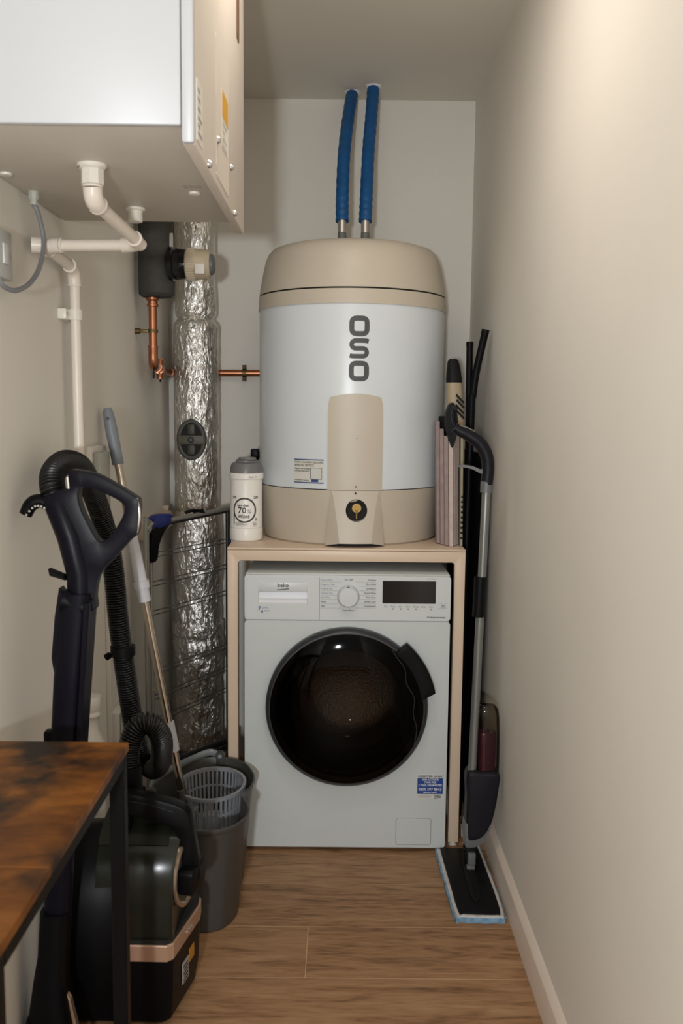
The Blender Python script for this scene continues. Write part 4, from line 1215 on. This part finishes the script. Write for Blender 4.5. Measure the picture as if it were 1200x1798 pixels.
# ------------------------------------------------------------------ mop bucket with wringer basket
t = thing('mop_bucket', 'dark grey oval mop bucket with grey wringer basket in front of the stand', 'bucket', (-0.36, 2.38, 0))
RZ = 0.280
bo = [(-0.333, 2.136), (-0.262, 2.155), (-0.226, 2.215), (-0.224, 2.275), (-0.246, 2.350), (-0.228, 2.420), (-0.232, 2.500), (-0.275, 2.590), (-0.352, 2.622), (-0.435, 2.585), (-0.490, 2.490), (-0.500, 2.380), (-0.482, 2.270), (-0.420, 2.175)]
bl = cr2(bo, 96)
bcx, bcy = -0.362, 2.375


def scl(loop, kx, ky):
    return [(bcx + (u - bcx) * kx, bcy + (v - bcy) * ky) for u, v in loop]


def ringed(levels):
    """levels: (loop scale, z); builds a walled surface"""
    V, F_ = [], []
    n = len(bl)
    for kx, ky, z in levels:
        V += [(u, v, z) for u, v in scl(bl, kx, ky)]
    for j in range(len(levels) - 1):
        for k in range(n):
            F_.append([j * n + k, j * n + (k + 1) % n, (j + 1) * n + (k + 1) % n, (j + 1) * n + k])
    F_.append(list(range(n)))
    F_.append(list(range((len(levels) - 1) * n, len(levels) * n)))
    return V, F_


obj('bucket_body', ringed([(0.76, 0.86, 0.0), (0.775, 0.875, 0.004), (0.955, 0.965, RZ - 0.012), (0.985, 0.99, RZ - 0.008), (1.0, 1.0, RZ - 0.001), (0.995, 0.997, RZ + 0.004), (0.968, 0.982, RZ + 0.005), (0.945, 0.968, RZ - 0.002), (0.74, 0.84, 0.012)]), 'bucket', t)
# basket hung in the far lobe
bxc, byc = -0.344, 2.440
RT, RB, EL = 0.091, 0.082, 1.22


def oval(g):
    return xf(g, lambda v: (v.x, byc + (v.y - byc) * EL, v.z))


bk = obj('wringer_basket', oval(join(
    lathe([(RT - 0.004, RZ - 0.010), (RT + 0.004, RZ - 0.008), (RT + 0.004, RZ), (RT - 0.004, RZ)], (bxc, byc, 0), 64, 'Z', True),
    lathe([(0.0, 0.15), (RB, 0.15), (RB, 0.155), (0.0, 0.157)], (bxc, byc, 0), 48),
    lathe([(RT - 0.0065, 0.226), (RT - 0.002, 0.226), (RT - 0.002, 0.231), (RT - 0.0065, 0.231)], (bxc, byc, 0), 64, 'Z', True),
    lathe([(0.0, 0.192), (0.02, 0.188), (0.028, 0.175), (0.03, 0.156)], (bxc, byc, 0), 32))), 'basket', t, label='pale grey slotted basket')
for k in range(44):
    a = 2 * math.pi * k / 44
    p = Vector((bxc + RB * math.cos(a), byc + RB * EL * math.sin(a), 0.152))
    q = Vector((bxc + RT * math.cos(a), byc + RT * EL * math.sin(a), RZ - 0.004))
    obj('slat', bar(p, q, 0.0062, 0.0062), 'basket', bk, None)
ba, bb = Vector((-0.347, 2.612, RZ + 0.012)), Vector((-0.497, 2.345, RZ + 0.010))
bpts = [ba, ba + Vector((-0.03, 0.005, 0.006)), Vector((-0.425, 2.575, RZ + 0.012)), Vector((-0.475, 2.50, RZ + 0.010)), Vector((-0.505, 2.42, RZ + 0.006)), bb]
hb = obj('bail_handle', tube(resample(bpts, 40), 0.011, 10, True, (0.5, 1.0)), 'bail', t)
for p in (ba, bb):
    lg = obj('handle_lug', join(tube([p + Vector((0.004, -0.010, 0)), p + Vector((0.004, 0.006, 0))], 0.014, 20), box(p.x - 0.008, p.x + 0.016, p.y - 0.008, p.y + 0.004, RZ - 0.02, RZ + 0.01, 0.003)), 'bucket', t)
    obj('pivot_pin', tube([p + Vector((0.004, -0.0115, 0)), p + Vector((0.004, -0.009, 0))], 0.006, 12), 'basket', lg)

# ------------------------------------------------------------------ string mop leaning in the bucket
t = thing('floor_mop', 'steel poled mop with blue-grey grip leaning from the bucket onto the wall', 'mop', (-0.405, 2.36, 0.05))
T0, T1 = Vector((-0.598, 2.360, 1.318)), Vector((-0.402, 2.365, 0.215))
at = lambda s: T0.lerp(T1, s)
rp_ = resample([at(0), at(0.03), at(0.055), at(0.09), at(0.13)], 20)
gp = obj('grip', join(tube([at(0.004), at(0.012), at(0.03), at(0.06), at(0.10), at(0.135)], [0.009, 0.0125, 0.0145, 0.0158, 0.0150, 0.0150], 20)), 'mop2_grip', t)
obj('hanging_hole', tube([at(0.028) + Vector((0, -0.0155, 0)), at(0.028) + Vector((0, -0.013, 0))], 0.0045, 12), 'ink_grey', gp)
obj('upper_pole', tube([at(0.13), at(0.32)], 0.0105, 20), 'steel_warm', t)
obj('lower_pole', tube([at(0.44), at(1.0)], 0.0105, 20), 'steel_warm', t)
obj('sleeve', join(tube([at(0.285), at(0.415)], [0.0130, 0.0165], 20), tube([at(0.413), at(0.430)], 0.0205, 20), tube([at(0.430), at(0.462)], [0.0170, 0.0160], 20)), 'mop2_sleeve', t)
obj('sleeve', tube([at(0.760), at(0.832)], 0.0150, 20), 'mop2_sleeve', t)
obj('mop_socket', tube([at(0.93), at(1.0), at(1.06)], [0.013, 0.018, 0.022], 18), 'bucket', t)
strands = []
for k in range(26):
    a = 2 * math.pi * k / 26
    b = at(1.05)
    strands.append(tube(resample([b, b + Vector((0.022 * math.cos(a), 0.022 * math.sin(a), -0.03)), Vector((b.x + 0.035 * math.cos(a), b.y + 0.04 * math.sin(a), 0.03))], 8), 0.005, 6))
ms = obj('mop_strands', join(*strands), 'pad_white', t)
ms['kind'] = 'stuff'

# ------------------------------------------------------------------ vacuum cleaner
t = thing('vacuum_cleaner', 'black and rose gold cylinder vacuum cleaner with corrugated hose behind the wooden table', 'vacuum cleaner', (-0.45, 1.95, 0))
# base: outline in plan
plan = [(-0.600, 1.80), (-0.350, 1.795), (-0.338, 1.806), (-0.306, 1.955), (-0.308, 1.985), (-0.33, 2.01), (-0.40, 2.02), (-0.600, 2.02)]


def pscale(pl_, k, c=(-0.45, 1.92)):
    return [(c[0] + (u - c[0]) * k, c[1] + (v - c[1]) * k) for u, v in pl_]


def stackplan(levels):
    V, F_ = [], []
    n = len(plan)
    for k_, z in levels:
        V += [(u, v, z) for u, v in pscale(plan, k_)]
    for j in range(len(levels) - 1):
        for k in range(n):
            F_.append([j * n + k, j * n + (k + 1) % n, (j + 1) * n + (k + 1) % n, (j + 1) * n + k])
    F_.append(list(range(n)))
    F_.append(list(range((len(levels) - 1) * n, len(levels) * n)))
    return V, F_


base = obj('base', stackplan([(0.86, 0.012), (0.92, 0.02), (0.97, 0.06), (0.995, 0.16)]), 'vac_black', t, 25)
obj('vent_slots', join(*[box(-0.462, -0.405, 1.7985 + 0.0012 * k, 1.803 + 0.0012 * k, 0.140 - 0.0095 * k, 0.1435 - 0.0095 * k) for k in range(9)]), 'trim_dark', base, None)
obj('colour_band', stackplan([(1.0, 0.160), (1.012, 0.163), (1.012, 0.194), (1.0, 0.197)]), 'rose', t, 25, 'rose gold band')
obj('band_gap', stackplan([(0.985, 0.196), (0.985, 0.206)]), 'gap', t, 25)


def sidep(s, z, w=0.0):
    """on the right-hand face of the body: s metres along it from the front corner"""
    a, b = Vector((-0.338, 1.806)), Vector((-0.306, 1.955))
    d = (b - a).normalized()
    nn = Vector((d.y, -d.x))
    p = a + d * s + nn * w
    return (p.x, p.y, z)


rl = obj('rating_label', prism([(0.050, 0.070), (0.085, 0.070), (0.085, 0.118), (0.050, 0.118)], 0.0, 0.0016, lambda u, v, w: sidep(u, v, w - 0.001)), 'ink_soft', base, None)
obj('label_print', join(*[prism([(0.054 + 0.004 * (k % 2), 0.074 + 0.008 * k), (0.08, 0.074 + 0.008 * k), (0.08, 0.078 + 0.008 * k), (0.054 + 0.004 * (k % 2), 0.078 + 0.008 * k)], 0.0, 0.0022, lambda u, v, w: sidep(u, v, w - 0.001)) for k in range(5)]), 'ink', rl, None)
obj('rating_label', prism([(0.090, 0.098), (0.118, 0.098), (0.118, 0.128), (0.090, 0.128)], 0.0, 0.0016, lambda u, v, w: sidep(u, v, w - 0.001)), 'orange', base, None, 'small orange printed badge')
obj('band_badge', join(*[prism(circle(0.075 + 0.012 * k, 0.178, 0.004, 10), 0.0, 0.003, lambda u, v, w: sidep(u, v, w + 0.0015)) for k in range(3)]), 'silver', t, None)
# smoked bin: curved front, extruded across, sliced by the slanting right face
prof = [(1.803, 0.204), (1.800, 0.25), (1.802, 0.30), (1.808, 0.335), (1.820, 0.368), (1.838, 0.393), (1.860, 0.411), (1.89, 0.424), (1.93, 0.430), (1.97, 0.424), (2.00, 0.40), (2.015, 0.34), (2.02, 0.204)]
V, F_ = [], []
xs_ = [-0.500, -0.42]
n = len(prof)


def rightx(yy):
    return -0.340 + (yy - 1.80) * 0.213 if yy < 1.96 else -0.306 - (yy - 1.96) * 0.3


for j in range(4):
    for yy, zz in prof:
        if j < 3:
            xx = (-0.500, -0.42, rightx(yy) - 0.006)[j]
            V.append((xx, yy, zz))
        else:
            c = Vector((1.91, 0.31))
            q = c + (Vector((yy, zz)) - c) * 0.975
            V.append((rightx(q.x), q.x, q.y))
for j in range(3):
    for k in range(n - 1):
        F_.append([j * n + k, j * n + k + 1, (j + 1) * n + k + 1, (j + 1) * n + k])
F_.append(list(range(n)))
F_.append(list(range(3 * n, 4 * n)))
bin_ = obj('dust_bin', (V, F_), 'vac_bin', t, 30, 'glossy smoked dust bin')
obj('bin_lid', prism([(1.836, 0.397), (1.860, 0.417), (1.89, 0.430), (1.93, 0.436), (1.97, 0.430), (1.995, 0.412), (1.97, 0.420), (1.93, 0.426), (1.89, 0.420), (1.860, 0.407)], -0.500, -0.352, YZ), 'vac_bin', bin_)
# ring on the slanting face
V, F_ = [], []
nn_ = 56
for k in range(nn_):
    a = 2 * math.pi * k / nn_
    for r, w in ((0.073, -0.002), (0.073, 0.003), (0.069, 0.005), (0.062, 0.003), (0.059, -0.002)):
        V.append(sidep(0.072 + r * 0.92 * math.cos(a), 0.318 + r * math.sin(a), w + 0.001))
for k in range(nn_):
    for j in range(5):
        F_.append([k * 5 + j, k * 5 + (j + 1) % 5, ((k + 1) % nn_) * 5 + (j + 1) % 5, ((k + 1) % nn_) * 5 + j])
obj('bin_ring', (V, F_), 'rose_metal', bin_, 60, 'pale gold ring')
obj('ring_disc', prism(circle(0.072, 0.318, 0.055, 40, 0.060), -0.004, 0.0012, lambda u, v, w: sidep(u, v, w)), 'hatch', bin_)
hub = obj('hub', prism(rrect(0.020, 0.100, 0.288, 0.345, 0.012), 0.0, 0.036, lambda u, v, w: sidep(u, v, w), (), 0.006), 'vac_black', bin_)
# dark left half with domed top
V, F_ = [], []
dome = [(1.81, 0.03), (1.785, 0.10), (1.778, 0.20), (1.79, 0.28), (1.815, 0.345), (1.855, 0.395), (1.90, 0.415), (1.95, 0.405), (1.995, 0.36), (2.018, 0.22), (2.01, 0.03)]
n = len(dome)
for xx, s in ((-0.604, 0.90), (-0.595, 0.96), (-0.57, 0.99), (-0.462, 1.0), (-0.455, 0.985)):
    for yy, zz in dome:
        V.append((xx, 1.90 + (yy - 1.90) * s, 0.03 + (zz - 0.03) * s))
for j in range(4):
    for k in range(n):
        F_.append([j * n + k, j * n + (k + 1) % n, (j + 1) * n + (k + 1) % n, (j + 1) * n + k])
F_ += [list(range(n)), list(range(4 * n, 5 * n))]
obj('motor_housing', (V, F_), 'vac_black', t, 40)
for xx, yy in ((-0.555, 1.86), (-0.555, 1.98), (-0.37, 1.87), (-0.37, 1.97)):
    obj('castor', tube([(xx - 0.012, yy, 0.018), (xx + 0.012, yy, 0.018)], 0.018, 20), 'vac_black', t)
# carry handle: from the top out to the side and down to the hub
hpl = [(-0.452, 0.500), (-0.435, 0.502), (-0.390, 0.492), (-0.340, 0.478), (-0.322, 0.469), (-0.311, 0.455), (-0.303, 0.424), (-0.295, 0.375), (-0.287, 0.324), (-0.287, 0.312), (-0.293, 0.304), (-0.345, 0.302), (-0.348, 0.338), (-0.330, 0.346), (-0.329, 0.366), (-0.334, 0.402), (-0.340, 0.418), (-0.351, 0.429), (-0.395, 0.443), (-0.435, 0.454), (-0.437, 0.40), (-0.462, 0.40), (-0.462, 0.49)]
chp = obj('carry_handle', prism(hpl, 1.852, 1.890, XZ, (), 0.005, 2), 'vac_black', t)
obj('handle_highlight', tube(resample([(-0.437, 1.851, 0.487), (-0.39, 1.851, 0.478), (-0.344, 1.851, 0.463)], 12), 0.0010, 8), 'mop_dark', chp)  # thin lighter line modelled as a highlight along the handle edge
obj('inlet', join(tube([(-0.448, 1.935, 0.40), (-0.450, 1.938, 0.475)], 0.0300, 20), box(-0.475, -0.425, 1.90, 1.96, 0.40, 0.44, 0.006)), 'vac_black', t)


def corrugated(pts, r, pitch=0.0062, amp=0.0022):
    P0 = resample(pts, 400)
    ln = sum((P0[i + 1] - P0[i]).length for i in range(399))
    per = 6
    n = int(ln / pitch * per)
    acc = [0.0]
    for i in range(399):
        acc.append(acc[-1] + (P0[i + 1] - P0[i]).length)
    P, k = [], 0
    for i in range(n + 1):
        s = ln * i / n
        while k < 398 and acc[k + 1] < s:
            k += 1
        f_ = (s - acc[k]) / max(1e-9, acc[k + 1] - acc[k])
        P.append(P0[k].lerp(P0[k + 1], f_))
    prf = (-1, -0.4, 0.7, 1, 0.7, -0.4)
    return tube(P, [r + amp * prf[i % per] for i in range(n + 1)], 20)


hose = obj('hose', corrugated([(-0.535, 1.728, 1.135), (-0.546, 1.735, 1.160), (-0.553, 1.765, 1.188), (-0.550, 1.83, 1.205), (-0.545, 1.92, 1.190), (-0.545, 2.00, 1.140), (-0.535, 2.055, 1.060), (-0.522, 2.085, 0.96), (-0.512, 2.10, 0.80), (-0.498, 2.115, 0.65), (-0.485, 2.125, 0.54), (-0.470, 2.125, 0.475), (-0.440, 2.105, 0.455), (-0.413, 2.06, 0.485), (-0.396, 2.005, 0.545), (-0.393, 1.968, 0.590), (-0.409, 1.948, 0.622), (-0.432, 1.941, 0.622), (-0.450, 1.938, 0.592), (-0.458, 1.938, 0.545), (-0.457, 1.938, 0.50), (-0.453, 1.938, 0.475)], 0.0225), 'hose', t, 70)
obj('hose_cuff', tube([(-0.4555, 1.938, 0.530), (-0.452, 1.938, 0.47)], 0.0262, 20), 'vac_black', hose)
obj('hose_clip', join(lathe([(0.024, -0.011), (0.029, -0.011), (0.029, 0.011), (0.024, 0.011)], (-0.506, 2.106, 0.745), 24, 'Z', True), tube([(-0.535, 2.10, 0.735), (-0.545, 2.10, 0.728)], 0.008, 12)), 'vac_black', hose)
# pistol grip with open D handle
GY = 1.715
gpx = lambda x, y: ((x - 596) / 1600 * GY * 0.985, 1.314 - (y - 722) / 1600 * GY * 1.03)
GO = [(-0.507, 0.93), (-0.511, 1.000), (-0.522, 1.070), (-0.541, 1.110), (-0.551, 1.143), (-0.520, 1.160), (-0.503, 1.163), (-0.505, 1.192), (-0.496, 1.1985), (-0.455, 1.190), (-0.418, 1.171), (-0.384, 1.150), (-0.375, 1.140), (-0.376, 1.110), (-0.379, 1.080), (-0.395, 1.064), (-0.425, 1.030), (-0.452, 1.000), (-0.462, 0.960), (-0.464, 0.93)]
GH = cr2([(-0.488, 1.158), (-0.478, 1.168), (-0.440, 1.156), (-0.405, 1.137), (-0.402, 1.118), (-0.418, 1.088), (-0.436, 1.066), (-0.452, 1.064), (-0.468, 1.090), (-0.486, 1.130)], 50)
GOs = cr2(GO, 120)
grip = obj('hand_grip', prism(GOs, GY - 0.017, GY + 0.017, XZ, [GH], 0.005, 2), 'vac', t)
obj('grip_barrel', tube([(-0.490, GY, 0.92), (-0.491, GY, 1.00), (-0.507, GY, 1.07), (-0.527, GY + 0.004, 1.122), (-0.536, GY + 0.010, 1.140)], [0.0245, 0.0255, 0.026, 0.0265, 0.026], 20), 'vac', grip)
obj('silver_trim', tube(resample([(-0.3795, GY - 0.012, 1.146), (-0.3745, GY - 0.013, 1.125), (-0.3745, GY - 0.013, 1.105), (-0.380, GY - 0.012, 1.082)], 16), 0.0032, 10), 'silver', grip, 40, 'silver trim at the grip end')
obj('inner_trim', tube([(-0.505, GY - 0.016, 1.163), (-0.507, GY - 0.015, 1.185)], 0.003, 8), 'silver', grip)
br_ = obj('dusting_brush', join(tube(resample([(-0.548, GY, 1.132), (-0.566, GY, 1.138), (-0.582, GY, 1.130), (-0.592, GY, 1.112)], 16), [0.014 - 0.002 * abs(i - 8) / 8 for i in range(16)], 16)), 'vac_black', grip)
for k in range(7):
    a = k / 6
    p = Vector((-0.552, 0, 1.126)).lerp(Vector((-0.586, 0, 1.112)), a)
    obj('bristle_dot', tube([(p.x, GY - 0.0135, p.z + 0.010 * math.sin(a * 3.1)), (p.x, GY - 0.0115, p.z + 0.010 * math.sin(a * 3.1))], 0.0022, 8), 'silver', br_)
wd = obj('wand', loft([(0.20, 0.0255, 0.024, -0.062), (0.40, 0.0260, 0.024, -0.050), (0.66, 0.0275, 0.024, -0.0315), (0.80, 0.0295, 0.025, -0.0200), (0.92, 0.0285, 0.025, -0.0070), (0.965, 0.0275, 0.025, -0.0010)], -0.492, 1.705, 28), 'vac', t)
obj('wand_rib', prism([(-0.500, 0.62), (-0.4880, 0.66), (-0.4640, 0.95), (-0.476, 0.95)], 1.676, 1.735, XZ, (), 0.002, 1), 'vac', wd)
obj('side_flap', prism([(-0.5255, 0.975), (-0.510, 0.955), (-0.512, 0.80), (-0.536, 0.79), (-0.5430, 0.84), (-0.5350, 0.92)], 1.690, 1.725, XZ, (), 0.003, 1), 'vac', wd)
obj('release_catch', prism([(-0.548, 1.010), (-0.518, 0.998), (-0.516, 0.988), (-0.546, 0.997)], 1.700, 1.72, XZ, (), 0.002, 1), 'vac_black', wd)
obj('wand_clip', box(-0.562, -0.540, 1.69, 1.715, 0.655, 0.695, 0.004), 'vac_black', wd)
obj('wand_joint', tube([(-0.5185, 1.705, 0.950), (-0.470, 1.705, 0.934)], [0.026, 0.024], 16), 'vac_black', wd)
hdv = obj('floor_head', loft([(0.004, 0.052, 0.034, -0.070), (0.06, 0.050, 0.036, -0.069), (0.12, 0.042, 0.036, -0.068), (0.19, 0.033, 0.034, -0.066), (0.24, 0.029, 0.028, -0.061), (0.33, 0.0280, 0.027, -0.0555)], -0.494, 1.700, 28), 'vac_black', t)
obj('head_wheel', tube([(-0.605, 1.690, 0.085), (-0.575, 1.690, 0.085)], 0.030, 18), 'vac_black', hdv)
obj('head_trim', prism([(-0.5200, 0.175), (-0.5135, 0.165), (-0.492, 0.062), (-0.502, 0.062)], 1.662, 1.678, XZ, (), 0.0015, 1), 'rose_metal', hdv, None, 'rose gold strip')

# ------------------------------------------------------------------ rustic side table
t = thing('side_table', 'narrow side table with rustic brown top and black steel frame', 'table', (-0.486, 1.20, 0))
TX0, TX1, TY0, TY1, TZ = -0.612, -0.352, 0.895, 1.497, 0.750
tops = []
for a, b in ((TY0, 1.0675), (1.0690, TY1)):
    tops.append(obj('top_board', box(TX0, TX1, a, b, TZ - 0.015, TZ, 0.0012, 1), 'rustic', t, None))
fz = TZ - 0.016
w = 0.025
for xx in (TX0 + 0.002, TX1 - w - 0.003):
    for yy in (TY0 + 0.004, TY1 - w - 0.002):
        obj('leg', box(xx, xx + w, yy, yy + w, 0.006, fz, 0.0015, 1), 'black_steel', t)
        obj('foot', lathe([(0.009, 0.008), (0.011, 0.003), (0.011, 0), (0, 0)], (xx + w / 2, yy + w / 2, 0), 12), 'black_plastic', t)
    obj('side_rail', box(xx, xx + w, TY0 + 0.004 + w, TY1 - w - 0.002, fz - 0.022, fz, 0.0015, 1), 'black_steel', t)
for yy in (TY0 + 0.004, TY1 - w - 0.002):
    obj('cross_rail', box(TX0 + 0.002 + w, TX1 - w - 0.003, yy, yy + w, fz - 0.022, fz, 0.0015, 1), 'black_steel', t)
    obj('cross_rail', box(TX0 + 0.002 + w, TX1 - w - 0.003, yy, yy + w, 0.12, 0.142, 0.0015, 1), 'black_steel', t)
obj('adjuster_knob', tube([(-0.378, TY0 + 0.016, 0.33), (-0.345, TY0 + 0.016, 0.335)], 0.005, 10), 'black_plastic', t)

for o in bpy.data.objects:
    if o.name.split('.')[0] in ('printed_lines', 'label_print', 'vent_slots', 'stencil_mark', 'small_print', 'sticker_small_print'):
        o['kind'] = 'stuff'
